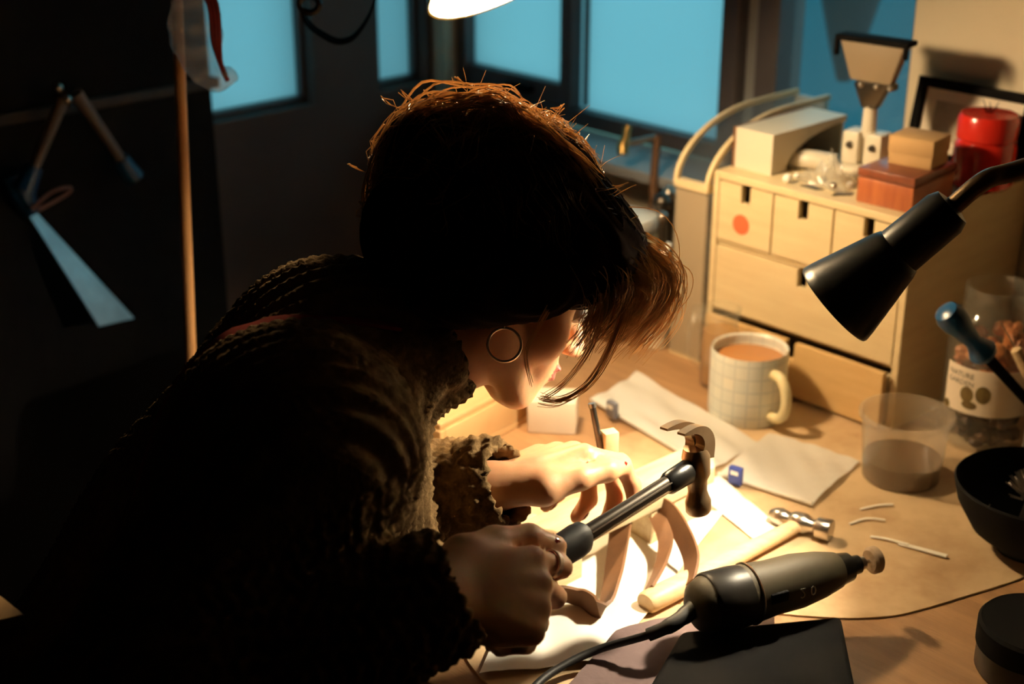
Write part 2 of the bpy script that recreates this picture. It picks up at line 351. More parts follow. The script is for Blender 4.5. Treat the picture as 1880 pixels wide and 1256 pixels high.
# windows: frame members and panes
w1 = thing('window_1', None, None, OO, RZ, kind='structure')
def fbox(name, root, m, *b, bevel=.003): return part(name, MB().box(*b), m, root, bevel, False)
F_ = K['frame_paint']
fbox('bottom_rail', w1, F_, -1.09, -.186, .285, .335, .166, .192)
fbox('top_rail', w1, F_, -1.09, -.186, .285, .335, .92, .95)
fbox('jamb', w1, F_, -1.09, -1.066, .285, .335, .192, .92)
fbox('mullion', w1, F_, -.838, -.812, .285, .335, .192, .92)
fbox('post', w1, F_, -.505, -.474, .275, .335, .192, .92)
fbox('post', w1, K['sill'], -.474, -.442, .295, .335, .192, .92)
fbox('post', w1, F_, -.442, -.405, .275, .335, .192, .92)
fbox('glazing_bead', w1, F_, -.800, -.794, .300, .312, .196, .92)
fbox('jamb', w1, F_, -.204, -.186, .285, .335, .192, .92)
s1 = fbox('sash', w1, F_, -1.066, -.838, .290, .325, .192, .226)
fbox('sash_handle', s1, K['black_matte'], -.960, -.900, .272, .290, .203, .215, bevel=.004)
fbox('pane', w1, K['frosted'], -1.066, -.838, .308, .312, .222, .92, bevel=0)
fbox('pane', w1, K['frosted'], -.812, -.505, .308, .312, .190, .92, bevel=0)
fbox('pane', w1, K['clear'], -.405, -.204, .308, .312, .190, .92, bevel=0)
for i, (a, b) in enumerate(((-.20, .012), (.145, .25))):
    w = thing('window_%d' % (i + 2), None, None, OO, RZ, kind='structure')
    x0, x1 = X0 - .06, X0 - .025
    fbox('bottom_rail', w, F_, x0, x1, a, b, .190, .200); fbox('top_rail', w, F_, x0, x1, a, b, 1.18, 1.2)
    fbox('jamb', w, F_, x0, x1, a, a + .008, .2, 1.18); fbox('jamb', w, F_, x0, x1, b - .008, b, .2, 1.18)
    fbox('pane', w, K['frosted'], x0 + .015, x0 + .019, a + .006, b - .006, .198, 1.182, bevel=0)
# outside the clear pane: a hanging planter and a pale neighbouring wall
pb = B(-.615, .75, .0)
mb = MB().lathe([(0, .20), (.012, .20), (.03, .26), (.055, .36), (.058, .40), (.05, .40), (0, .385)], 20); mb.tube([(0, 0, .40), (0, 0, 1.0)], .003, 6)
solo('hanging_planter', mb, K['planter'], 'dark tapered planter hanging outside behind the clear window pane', 'planter', pb, rz=0.)
# ================================================================== WORKBENCH
bench = thing('workbench', 'orange-brown wooden workbench under the window, covered with tools', 'workbench', B(0, 0, -TZ), RZ)
def bz(b): return b[0], b[1], b[2], b[3], b[4] + TZ, b[5] + TZ
part('bench_top', MB().box(*bz((-.50, 1.2, -.705, .255, -.04, 0))), K['bench'], bench, .003)
for x in (-.45, 1.10):
    for y in (-.63, .19): part('leg', MB().box(*bz((x - .035, x + .035, y - .035, y + .035, -TZ, -.04))), K['bench'], bench, .003)
part('apron', MB().box(*bz((-.415, 1.065, .17, .20, -.14, -.04))), K['bench'], bench, .002)
# hide mat with a curved front edge
def table_poly(pxs, z=0.): return [(p.x, p.y) for p in (T(*q, z) for q in pxs)]
def sheet(name, pxs, z0, z1, m, label, cat, smooth_pts=True):
    pts = [T(px, py, 0) for px, py in pxs]
    if smooth_pts: pts = spline(pts + [pts[0]], 5)[:-1]
    c = sum(pts, Vector()) / len(pts)
    return solo(name, MB().prism([(p.x - c.x, p.y - c.y) for p in pts], 0, z1 - z0), m, label, cat, Vector((c.x, c.y, TZ + z0)), rz=0., smooth=False)
sheet('work_mat', [(1300, 1150), (1400, 1130), (1480, 1134), (1560, 1138), (1640, 1133), (1700, 1119), (1760, 1101), (1880, 1062), (1990, 1010), (1960, 850), (1700, 790), (1480, 740), (1180, 790), (1000, 880), (900, 960), (860, 1080), (850, 1200), (960, 1290), (1150, 1230)], 0, .002, K['mat'], 'tan stained hide mat with a curved edge across the workbench', 'mat')
# paper under the hands, gently wavy
def wavy(corners, nu, nv, amp, z, seed, th=.0006):
    rs = np.random.default_rng(seed); ph = rs.uniform(0, 6.28, 6); fq = rs.uniform(3, 9, 6)
    a, b, c, d = [Vector(p) for p in corners]; vs, fs = [], []
    for s in (0, 1):
        for j in range(nv + 1):
            for i in range(nu + 1):
                u, v = i / nu, j / nv; p = a.lerp(b, u).lerp(d.lerp(c, u), v)
                w = abs(math.sin(fq[0] * u + ph[0] + 2 * v) * math.sin(fq[1] * v + ph[1])) + .5 * abs(math.sin(fq[2] * (u + v) + ph[2])) + .3 * abs(math.sin(2.3 * fq[3] * (u - v) + ph[3]))
                vs.append((p.x, p.y, z + TZ + amp * w + s * th))
    n = (nu + 1) * (nv + 1)
    for j in range(nv):
        for i in range(nu):
            q = j * (nu + 1) + i; fs += [(q, q + 1, q + nu + 2, q + nu + 1), (n + q + nu + 1, n + q + nu + 2, n + q + 1, n + q)]
    rim = [i for i in range(nu + 1)] + [(j + 1) * (nu + 1) - 1 for j in range(1, nv + 1)] + [nv * (nu + 1) + i for i in range(nu - 1, -1, -1)] + [j * (nu + 1) for j in range(nv - 1, 0, -1)]
    fs += [(x, rim[(k + 1) % len(rim)], n + rim[(k + 1) % len(rim)], n + x) for k, x in enumerate(rim)]
    return MB().add(vs, fs)
def wavy_thing(name, pxs, amp, z, seed, m, label, cat, nu=24, nv=20):
    cs = [T(px, py, 0) for px, py in pxs]; c = sum(cs, Vector()) / 4
    return solo(name, wavy(cs, nu, nv, amp, z, seed), m, label, cat, Vector((c.x, c.y, TZ + z)))
wavy_thing('paper_sheet', [(880, 1250), (1120, 1225), (1330, 950), (1010, 940)], .004, .0025, 3, K['paper'], 'crumpled white paper under the wooden bench pin and hands', 'paper')
wavy_thing('cloth', [(1000, 1330), (1420, 1260), (1420, 1110), (1130, 1180)], .003, .010, 5, K['mauve'], 'brownish mauve cloth lying under the rotary tool cord', 'cloth')
wavy_thing('paper_scrap', [(1270, 905), (1400, 1010), (1440, 985), (1320, 880)], .002, .0025, 8, K['paper'], 'small pale paper scrap between claw hammer and ball-peen hammer', 'paper', 10, 6)
# ================================================================== DRAWER CABINET
cab = thing('drawer_cabinet', 'pale birch desktop cabinet of five drawers with square finger notches', 'cabinet', B(0, 0, 0), RZ)
CW, CH, CDp, t_ = .282, .256, .248, .009
body = MB().box(-CW, -CW + t_, 0, CDp, 0, CH).box(-t_, 0, 0, CDp, 0, CH).box(-CW + t_, -t_, 0, CDp, CH - t_, CH).box(-CW + t_, -t_, 0, CDp, 0, .005).box(-CW + t_, -t_, CDp - .006, CDp, .005, CH - t_)
body.box(-CW + t_, -t_, .004, CDp - .006, .164, .170).box(-CW + t_, -t_, .004, CDp - .006, .076, .080)
part('carcass', body, K['birch'], cab, .0012, False)
def drawer(x0, x1, z0, z1, pull=0., m='birch', nw=.014, nh=.022):
    xm = (x0 + x1) / 2; g = .0015; x0 += g; x1 -= g; z0 += g; z1 -= g; y0, y1 = -pull, CDp - .012 - pull
    mb = MB().prism([(x0, z0), (x1, z0), (x1, z1), (xm + nw / 2, z1), (xm + nw / 2, z1 - nh), (xm - nw / 2, z1 - nh), (xm - nw / 2, z1), (x0, z1)], 0, .008, Matrix.Translation((0, y0 + .008, 0)) @ Matrix.Rotation(R(90), 4, 'X'))
    d = part('drawer', mb, K[m], cab, 0, False)
    tr = MB().box(x0 + .002, x0 + .007, y0 + .008, y1, z0 + .002, z1 - .008).box(x1 - .007, x1 - .002, y0 + .008, y1, z0 + .002, z1 - .008).box(x0 + .007, x1 - .007, y0 + .008, y1, z0 + .002, z0 + .005).box(x0 + .007, x1 - .007, y1 - .005, y1, z0 + .005, z1 - .008)
    part('tray', tr, K['ply_edge'], d, 0, False); return d
zt = CH - t_
d0 = drawer(-CW + t_, -.190, .170, zt); drawer(-.190, -.104, .170, zt); drawer(-.104, -t_, .170, zt)
part('sticker', MB().lathe([(0, .0006), (.0125, .0006), (.0125, 0), (0, 0)], 24, Matrix.Translation((-.236, -.0002, .197)) @ Matrix.Rotation(R(90), 4, 'X')), K['reddot'], d0, label='round red sticker on the drawer front')
drawer(-CW + t_, -t_, .080, .164)
drawer(-CW + t_, -t_, .005, .076, .014, 'birch_low')
# ---------------- things on the cabinet
def on_cab(x, y): return B(x, y, CH)
def boxthing(name, label, cat, c, rz, w, d, h, parts): 
    r = thing(name, label, cat, c, rz); parts(r, w, d, h); return r
def redbox(r, w, d, h):
    part('box_body', MB().box(-w / 2, w / 2, -d / 2, d / 2, 0, h * .72), K['redwood'], r, .0015)
    part('lid', MB().box(-w / 2 - .001, w / 2 + .001, -d / 2 - .001, d / 2 + .001, h * .74, h), K['redwood_top'], r, .002)
    part('hinge', MB().box(-w * .3, -w * .15, d / 2, d / 2 + .002, h * .6, h * .85), K['brass'], r)
pa, pq = T(1570, 370, CH), T(1672, 394, CH); ang = math.atan2(pq.y - pa.y, pq.x - pa.x); wbox = (pq - pa).length
bc = (pa + pq) / 2 + Vector((-math.sin(ang), math.cos(ang), 0)) * .047
boxthing('wooden_box', 'reddish wooden lidded box at the front corner of the birch cabinet', 'box', bc, ang, wbox, .092, .041, redbox)
def kraft(r, w, d, h):
    part('box_body', MB().box(-w / 2 + .001, w / 2 - .001, -d / 2 + .001, d / 2 - .001, 0, h * .5), K['kraft'], r, .0008)
    part('lid', MB().box(-w / 2, w / 2, -d / 2, d / 2, h * .42, h), K['kraft'], r, .0012)
kb = T(1668, 307, CH + .041); kb = kb + Vector((-math.sin(ang + .12), math.cos(ang + .12), 0)) * .025
boxthing('gift_box', 'small tan kraft card box on top of the reddish wooden box', 'box', kb, ang + .10, .054, .048, .033, kraft)
rj = thing('lidded_jar', 'bright red glazed jar with a red lid beside the wooden box', 'jar', T(1800, 341, CH), .3)
part('jar_body', MB().lathe([(0, 0), (.031, 0), (.036, .004), (.036, .048), (.034, .054), (.030, .058), (0, .058)], 10), K['redjar'], rj)
part('lid', MB().lathe([(0, .056), (.031, .056), (.0345, .059), (.0345, .082), (.032, .087), (0, .088)], 40), K['redjar'], rj)
sp = MB()
for k in range(6):
    a = k * 1.05; sp.tube([(.002 * math.cos(a), .002 * math.sin(a), .087), (.010 * math.cos(a), .010 * math.sin(a), .094 + .004 * (k % 3))], [.0008, .0004], 5)
part('sprig', sp, K['black_matte'], rj)
sj = thing('spice_jar', 'small dark glass jar with a pale lid beside the red jar', 'jar', T(1893, 318, CH), 0)
part('jar_body', MB().lathe([(0, 0), (.017, 0), (.018, .002), (.018, .040), (.014, .046), (0, .046)], 24), K['black_gloss'], sj)
part('lid', MB().lathe([(0, .046), (.016, .046), (.016, .062), (.015, .063), (0, .063)], 24), K['ply_edge'], sj)
# leaning picture
pf = thing('picture_frame', 'black-framed picture with pale mount leaning against the cream wall', 'picture', B(-.158, .226, CH), RZ)
LM = Matrix.Translation((0, 0, .002)) @ Matrix.Rotation(R(-11), 4, 'X')
fw, fh, ft = .158, .100, .012
for nm, b in (('frame_rail', (0, fw, -.008, .004, 0, ft)), ('frame_rail', (0, fw, -.008, .004, fh - ft, fh)), ('frame_stile', (0, ft, -.008, .004, ft, fh - ft)), ('frame_stile', (fw - ft, fw, -.008, .004, ft, fh - ft))):
    part(nm, MB().box(*b, M=LM), K['black_matte'], pf, .001, False)
part('mount', MB().box(ft, fw - ft, -.001, .002, ft, fh - ft, M=LM), K['label'], pf, 0, False)
part('print', MB().box(ft + .016, fw - ft - .016, -.002, -.001, ft + .014, fh - ft - .014, M=LM), K['print'], pf, 0, False)
# white stand with a flared head
ms = thing('desk_stand', 'white enamel desk instrument with narrow neck and flared trapezoid head', 'instrument', B(-.150, .125, CH), RZ + R(6))
part('base', MB().prism([(-.030, -.03), (.028, -.03), (.030, .03), (-.030, .03)], 0, .012), K['white_paint'], ms, .004)
part('block', MB().box(-.026, -.004, -.016, .014, .012, .052).box(.004, .026, -.016, .014, .012, .052).box(-.004, .004, -.006, .014, .012, .046), K['white_paint'], ms, .003)
for x in (-.015, .015): part('bolt', MB().lathe([(0, 0), (.0045, 0), (.004, .003), (0, .0035)], 12, Matrix.Translation((x, -.0165, .036)) @ Matrix.Rotation(R(90), 4, 'X')), K['dark_steel'], ms)
part('neck', MB().tube([(0, 0, .045), (0, 0, .085)], [.009, .008], 16), K['white_paint'], ms)
part('yoke', MB().prism([(-.009, .080), (.009, .080), (.022, .108), (.030, .104), (.030, .112), (.012, .118), (-.012, .118), (-.022, .108)], -.008, .008, Matrix.Rotation(R(90), 4, 'X')), K['dark_steel'], ms, .002)
for x in (-.011, .009, .027): part('screw', MB().ball((x, -.009, .108), .0035, 10), K['steel'], ms)
hd = part('head', MB().add([(-.026, -.009, .112), (.026, -.009, .112), (.026, .007, .112), (-.026, .007, .112), (-.042, -.013, .160), (.042, -.013, .160), (.042, .008, .160), (-.042, .008, .160)], [(0, 3, 2, 1), (4, 5, 6, 7), (0, 1, 5, 4), (2, 3, 7, 6), (0, 4, 7, 3), (1, 2, 6, 5)]), K['head_grey'], ms, .002)
part('rim', MB().box(-.047, .047, -.017, .011, .158, .165), K['black_matte'], hd, .002)
part('rim_lip', MB().box(-.047, -.042, -.017, -.010, .140, .160), K['black_matte'], hd, .001)
part('rim_lip', MB().box(.042, .047, -.017, -.010, .145, .160), K['black_matte'], hd, .001)
part('foot_bar', MB().tube(spline([(-.03, -.02, .010), (-.06, -.03, .012), (-.085, -.035, .008)], 4), [.012, .012, .012, .012, .012, .012, .012, .011, .009], 12), K['white_paint'], ms)
# crumpled clear bag beside the stand
def crumple(c, r, h, seed, n=18):
    rs = np.random.default_rng(seed); vs, fs = [(0, 0, h)], []
    for j in range(1, 7):
        for i in range(n):
            a = 2 * math.pi * i / n; q = j / 6; rr = r * q * (1 + .25 * math.sin(3 * a + seed) + .1 * rs.normal()); z = max(.0006, h * (1 - q) ** 1.1 * (1 + .35 * rs.normal()))
            vs.append((rr * math.cos(a), rr * math.sin(a) * .7, z if j < 6 else .0006))
    for i in range(n): fs.append((0, 1 + i, 1 + (i + 1) % n))
    for j in range(5):
        for i in range(n): k = (i + 1) % n; fs.append((1 + j * n + i, 1 + (j + 1) * n + i, 1 + (j + 1) * n + k, 1 + j * n + k))
    return MB().add(vs, fs)
solo('plastic_bag', crumple(0, .038, .030, 4), film('crinkled_film', (.8, .76, .66), .35, .15, .5), 'crumpled clear plastic bag in front of the white desk instrument', 'bag', on_cab(-.150, .055), rz=RZ, smooth=False)
a_, b_ = T(1458, 309, CH), T(1535, 318, CH)
solo('needle_tool', MB().tube([a_ + Vector((0, 0, .002)), b_ + Vector((0, 0, .002))], [.0022, .0012], 8), K['black_matte'], 'thin black pointed tool lying on the birch cabinet', 'tool', (a_ + b_) / 2)
for i, (px, py, r_, m) in enumerate(((1445, 336, .0055, 'white'), (1462, 328, .0035, 'white'), (1512, 335, .004, 'dark_steel'), (1530, 350, .005, 'steel'), (1560, 345, .004, 'white'))):
    p = T(px, py, CH); solo('bead', MB().ball((0, 0, r_), r_, 14), K[m], ('white bead near the front edge of the birch cabinet', 'tiny white bead behind the larger white bead', 'small dark metal bead on the birch cabinet', 'small steel bead near the wooden box', 'white bead beside the reddish wooden box')[i], 'bead', p, rz=0.)
for i, (px, py) in enumerate(((1490, 344), (1545, 357))):
    p = T(px, py, CH); solo('metal_offcut', MB().prism([(-.014, -.004), (.010, -.006), (.016, .002), (-.004, .006)], 0, .0012), K['dark_steel'], ('dark sliver of sheet metal beside the white beads', 'dark sliver of sheet metal beside the wooden box')[i], 'scrap', p, rz=RZ + i, smooth=False)
# file box with an arc cut from its front
fbx = thing('file_box', 'beige file box with arched side opening standing on the birch cabinet', 'box', B(-.279, .030, CH), RZ + R(90))
FW, FH = .150, .050
arc = [(FW - .006 - .115 * math.sin(t), .0 + .042 * math.cos(t)) for t in [k / 14 * R(90) for k in range(15)]]
part('front_panel', MB().prism([(0, 0), (0, FH), (FW, FH), (FW, .042)] + arc, 0, .004, Matrix.Translation((0, -.056, 0)) @ Matrix.Rotation(R(90), 4, 'X')), K['cream_plastic'], fbx, 0, False)
for x_ in (0, FW - .004): part('side_panel', MB().box(x_, x_ + .004, -.056, -.004, 0, FH), K['cream_plastic'], fbx, 0, False)
part('back_panel', MB().box(0, FW, -.004, 0, 0, FH), K['leather'], fbx, 0, False)  # dark leather colour paints in the shade inside the box
part('top_panel', MB().box(.004, FW - .004, -.056, -.004, FH - .003, FH), K['cream_plastic'], fbx, 0, False)
# clear case with curved top, left of the cabinet
cs = thing('display_case', 'narrow clear-sided case with curved tan rim beside the birch cabinet', 'case', B(-.336, -.006, 0), RZ)
WC = .050
part('front_panel', MB().box(0, WC, 0, .004, .004, .226), film('case_front', (.62, .50, .34), .75, .3, .4), cs, 0, False)
part('ledge', MB().box(-.002, WC + .002, -.003, .010, .226, .236), K['birch'], cs, .001, False)
part('floor_panel', MB().box(0, WC, 0, .24, 0, .004), K['birch'], cs, 0, False)
part('back_panel', MB().box(0, WC, .234, .24, .004, .305), film('case_back', (.6, .5, .36), .5, .3, .4), cs, 0, False)
apts = [(.150 - .150 * math.cos(t), .231 + .078 * math.sin(t)) for t in [k / 16 * R(90) for k in range(17)]] + [(.24, .309)]
for x in (0, WC):
    ap = [Vector((x, y, z)) for y, z in apts]
    part('curved_rim', MB().ribbon(ap, .006, .006, (1, 0, 0)), K['birch'], cs, 0)
    part('side_panel', MB().prism([(0, .004), (.24, .004)] + [(y, z) for y, z in reversed(apts)], x - .001, x + .001, Matrix(((0, 0, 1, 0), (1, 0, 0, 0), (0, 1, 0, 0), (0, 0, 0, 1)))), K['bag_thin'], cs, 0, False)
# ================================================================== CROCKERY AND JARS
mug = thing('mug', 'stoneware mug with pale checked glaze and cream handle, full of tea', 'mug', T(1369, 762), 0)
part('mug_body', MB().lathe([(0, 0), (.040, 0), (.0445, .003), (.0455, .010), (.0455, .084), (.0445, .088), (.0425, .086), (.042, .012), (.038, .006), (0, .006)], 48), K['mug'], mug)
part('tea', MB().lathe([(0, .074), (.0422, .074), (.0422, .072), (0, .072)], 40), K['tea'], mug, label='milky brown tea surface')
ha = R(-62); hm = Matrix.Rotation(ha, 4, 'Z')
part('handle', MB().tube(spline([(.042, 0, .070), (.060, 0, .070), (.071, 0, .056), (.071, 0, .034), (.060, 0, .020), (.043, 0, .018)], 5), .0062, 12, hm), K['handle_glaze'], mug)
cup = thing('plastic_tub', 'clear plastic tub a third full of brown liquid', 'tub', T(1652, 878), 0)
part('tub_wall', MB().lathe([(0, .0005), (.039, .0005), (.041, .003), (.0465, .070), (.0475, .071), (.0475, .074), (.0505, .075), (.0505, .079), (.047, .0795), (.046, .072), (.0402, .004), (0, .0018)], 48), K['cup'], cup)
part('liquid', MB().lathe([(0, .002), (.0395, .004), (.0415, .027), (0, .027)], 40), K['brown_liquid'], cup, label='dark brown liquid')
jar = thing('glass_jar', 'tall glass jar of dried fruit with a cream paper label', 'jar', T(1800, 806), 0)
jp = [(0, .001), (.044, .001), (.049, .006), (.050, .135), (.047, .150), (.038, .160), (.036, .164), (.038, .168), (.036, .172), (.038, .177), (.037, .188), (.034, .188)]
part('jar_wall', MB().lathe(jp + [(.034, .162), (.044, .148), (.047, .133), (.046, .008), (.042, .004), (0, .004)], 48), K['glass'], jar)
st = MB(); st2 = MB(); rs = np.random.default_rng(3)
for k in range(150):
    a, rr, z = rs.uniform(0, 6.28), .038 * math.sqrt(rs.uniform(.2, 1)), rs.uniform(.012, .135)
    M_ = Matrix.Translation((rr * math.cos(a), rr * math.sin(a), z)) @ Matrix.Rotation(rs.uniform(0, 3), 4, (rs.normal(), rs.normal(), 1)) @ Matrix.Diagonal((1, .8, .6, 1))
    (st2 if z < .055 else st).ball((0, 0, 0), .0098, 8, M_)
f1 = part('dried_fruit', st, K['apricot'], jar, label='orange dried fruit'); f1['kind'] = 'stuff'
f2 = part('dried_fruit', st2, K['nutty'], jar, label='dark brown dried fruit'); f2['kind'] = 'stuff'
def on_jar(x, y, r_=.0512, a0=R(-118)): a = a0 + x / r_; return (r_ * math.cos(a), r_ * math.sin(a), y)
lb, nl = MB(), 40; vs_, fs_ = [], []
for i in range(nl + 1):
    x = -.045 + .105 * i / nl
    vs_ += [on_jar(x, .050, .0505), on_jar(x, .104, .0505), on_jar(x, .104, .0509), on_jar(x, .050, .0509)]
for i in range(nl):
    for k in range(4): j = (k + 1) % 4; fs_.append((4 * i + k, 4 * i + j, 4 * i + 4 + j, 4 * i + 4 + k))
lab = part('label', lb.add(vs_, fs_ + [(3, 2, 1, 0), tuple(range(4 * nl, 4 * nl + 4))]), K['label'], jar, label='cream paper label printed with three olives')
part('lettering', bent_text('NATURE', .0085, lambda x, y, z: on_jar(x - .024, y + .092, .0510 + z)), K['ink'], lab, smooth=False)
part('lettering', bent_text('GARDEN', .0085, lambda x, y, z: on_jar(x - .024, y + .083, .0510 + z)), K['ink'], lab, smooth=False)
for x, y, w_, h_ in ((-.014, .073, .008, .0095), (.004, .076, .0085, .0105), (-.010, .061, .009, .005), (-.040, .054, .005, .005)):
    o_ = MB(); n_ = 16; vv = [on_jar(x, y, .0512)] + [on_jar(x + w_ * math.cos(6.2832 * k / n_), y + h_ * math.sin(6.2832 * k / n_), .0511) for k in range(n_)]
    part('olive', o_.add(vv, [(0, 1 + k, 1 + (k + 1) % n_) for k in range(n_)]), K['olive'], lab, smooth=False)
# can with tools
can = thing('tool_can', 'dull grey metal can holding hand tools beside the glass jar', 'can', T(1948, 868), 0)
part('can_wall', MB().lathe([(0, .001), (.043, .001), (.044, .003), (.044, .094), (.045, .096), (.043, .097), (.0425, .004), (0, .003)], 40), K['grey'], can)
cb = can.location
def lean_tool(name, label, cat, tip, top, build):
    r = thing(name, label, cat, tip); build(r, axis_frame(Vector((0, 0, 0)), Vector(top) - Vector(tip)), (Vector(top) - Vector(tip)).length); return r
def bluetool(r, M, L):
    part('shaft', MB().tube([(0, 0, 0), (0, 0, L - .066)], [.0045, .0062], 12, M), K['black_matte'], r)
    h = part('handle', MB().lathe([(0, L - .078), (.013, L - .078), (.0155, L - .072), (.011, L - .062), (.0085, L - .054), (.0115, L - .036), (.0150, L - .022), (.0155, L - .011), (.0125, L - .003), (.006, L), (0, L)], 28, M), K['blue'], r, label='glossy dark blue moulded handle')
    part('inlay', MB().ball((-.0115, 0, L - .020), (.003, .0022, .011), 10, M @ Matrix.Rotation(R(-30), 4, 'Z')), K['white'], h)
lean_tool('blue_handled_tool', 'hand tool with glossy blue handle leaning out of the grey can', 'tool', cb + Vector((.028, .012, .006)), P(1733, 568, 1.51), bluetool)
def wtool(r, M, L):
    part('shaft', MB().tube([(0, 0, 0), (0, 0, L - .04)], .004, 10, M), K['ash'], r)
    part('handle', MB().lathe([(0, L - .06), (.006, L - .058), (.0075, L - .03), (.006, L - .004), (0, L)], 16, M), K['ash'], r)
    part('needle', MB().tube([(0, 0, L - .002), (0, 0, L + .03)], [.001, .0005], 6, M), K['steel'], r)
lean_tool('wooden_awl', 'pale wooden handled awl with needle point standing in the grey can', 'tool', cb + Vector((.02, -.02, .006)), P(1862, 636, 1.56), wtool)
bowl = thing('dark_bowl', 'black rounded bowl holding wire brush beside the tan mat edge', 'bowl', T(1892, 1005, .003), 0)
part('bowl_wall', MB().lathe([(0, 0), (.035, 0), (.038, .004), (.060, .022), (.076, .050), (.081, .070), (.079, .072), (.074, .052), (.058, .026), (.034, .008), (0, .006)], 48), K['black_matte'], bowl)
wb = thing('wire_brush', 'bright wire cup brush resting inside the black bowl', 'brush', bowl.location + Vector((-.002, .010, .012)), 0)
part('hub', MB().lathe([(0, 0), (.012, 0), (.012, .035), (.005, .040), (.005, .085), (0, .085)], 16, Matrix.Rotation(R(12), 4, 'Y')), K['dark_steel'], wb)
wr = MB()
for k in range(70):
    a, e = rs.uniform(0, 6.28), rs.uniform(.1, 1.1); d_ = Vector((math.cos(a) * math.cos(e), math.sin(a) * math.cos(e), math.sin(e)))
    wr.tube([d_ * .012 + Vector((0, 0, .035)), d_ * .030 + Vector((0, 0, .038))], .0006, 4, caps=False)
w_ = part('bristles', wr, K['steel'], wb); w_['kind'] = 'stuff'
wf = MB()
for k in range(9):
    q = Vector((-.052 + rs.uniform(-.008, .008), -.02 + rs.uniform(-.012, .012), .048)); wf.tube([q, q + Vector(rs.normal(0, .006, 3))], .0008, 4)
solo('wire_offcuts', wf, K['steel'], 'shiny snipped wire ends lying on the bowl rim', 'wire', bowl.location + Vector((0, 0, 0)), rz=0.)['kind'] = 'stuff'
tn = thing('round_tin', 'low round black tin at the front of the workbench', 'tin', T(1893, 1232, 0), 0)
part('tin_body', MB().lathe([(0, 0), (.046, 0), (.048, .003), (.048, .030), (0, .030)], 48), K['black_gloss'], tn)
part('lid', MB().lathe([(.0485, .026), (.0495, .026), (.0495, .046), (.047, .049), (.044, .048), (0, .048)], 48), K['black_matte'], tn)
jug = thing('glass_jug', 'small glass jug with amber liquid behind the mug', 'jug', B(-.224, -.044), 0); JS = Matrix.Diagonal((.80, .80, 1.45, 1))
part('jug_wall', MB().lathe([(0, .001), (.026, .001), (.028, .004), (.030, .040), (.027, .058), (.031, .072), (.030, .072), (.026, .058), (.0285, .040), (.026, .004), (0, .003)], 32, JS), K['glass'], jug)
part('liquid', MB().lathe([(0, .004), (.0255, .005), (.028, .040), (.0268, .052), (0, .052)], 32, JS), K['tea_glass'], jug)
part('spout', MB().prism([(-.008, -.026), (.008, -.026), (0, -.044)], .062, .072, JS @ Matrix.Rotation(R(-100), 4, 'Z')), K['glass'], jug)
part('handle', MB().tube(spline([(.028, 0, .066), (.048, 0, .062), (.050, 0, .035), (.029, 0, .018)], 5), .0035, 8, JS @ Matrix.Rotation(R(195), 4, 'Z')), K['glass'], jug)
# ================================================================== ZIP BAGS
def zipbag(pxs, seed, label, tabpx, tabmat, flip=False):
    cs4 = [T(px, py, 0) for px, py in pxs]; c = sum(cs4, Vector()) / 4; r = thing('zip_bag', label, 'bag', Vector((c.x, c.y, TZ + .0025)))
    part('bag_film', wavy(cs4, 22, 16, .0035, .003, seed), K['bag'], r, world=True)
    part('zip_strip', MB().tube([cs4[0] + Vector((0, 0, .007)), cs4[1] + Vector((0, 0, .007))], .0022, 6), K['bag'], r, world=True)
    p = T(*tabpx, .008); dv = (cs4[1] - cs4[0]).normalized()
    s = part('slider', MB().box(-.0075, .0075, -.0035, .0035, -.003, .0175, M=frame(p, dv, (0, 0, 1))), K[tabmat], r, .001, world=True)
    part('slider_mark', MB().box(-.0045, .0045, -.0039, -.0034, .009, .0135, M=frame(p, dv, (0, 0, 1))), K['white'], s).matrix_parent_inverse = Matrix.Identity(4)
    return r
zipbag([(1318, 880), (1490, 935), (1578, 855), (1412, 802)], 11, 'clear zip bag with a small blue slider behind the ball-peen hammer', (1350, 884), 'blue_tab')
zipbag([(1085, 742), (1305, 874), (1392, 822), (1168, 693)], 17, 'whitish zip bag with a grey slider lying before the mug', (1124, 762), 'grey_tab')
# ================================================================== TOOLS ON THE BENCH
# ball-peen hammer
ha_, hb_ = T(1185, 1108, .012), T(1468, 962, .012)
bh = thing('ball_peen_hammer', 'small ball-peen hammer with pale ash handle lying on the mat', 'hammer', Vector((ha_.x, ha_.y, TZ + .0025)))
ba = hb_ - ha_; HL = ba.length; HM = axis_frame(ha_ - bh.location, hb_ - bh.location)
part('handle', MB().lathe([(0, 0), (.0105, 0), (.0122, .003), (.0125, .03), (.0108, .09), (.0088, HL - .05), (.0080, HL - .01), (.0075, HL + .004), (0, HL + .005)], 24, HM, .82), K['ash'], bh)
q0, q1 = T(1416, 944, .014), T(1516, 972, .014); hc = hb_ + Vector((0, 0, .002)); hx = (q1 - q0).normalized(); a0 = hc - hx * .030 - bh.location
part('head', MB().lathe([(0, -.003), (.005, -.002), (.0085, .004), (.0095, .010), (.008, .016), (.0065, .019), (.0100, .024), (.0105, .036), (.0075, .041), (.0070, .046), (.0108, .049), (.0115, .062), (.0105, .0635), (0, .064)], 28, axis_frame(a0, a0 + hx)), K['steel'], bh, label='steel head with a ball end and a flat face')
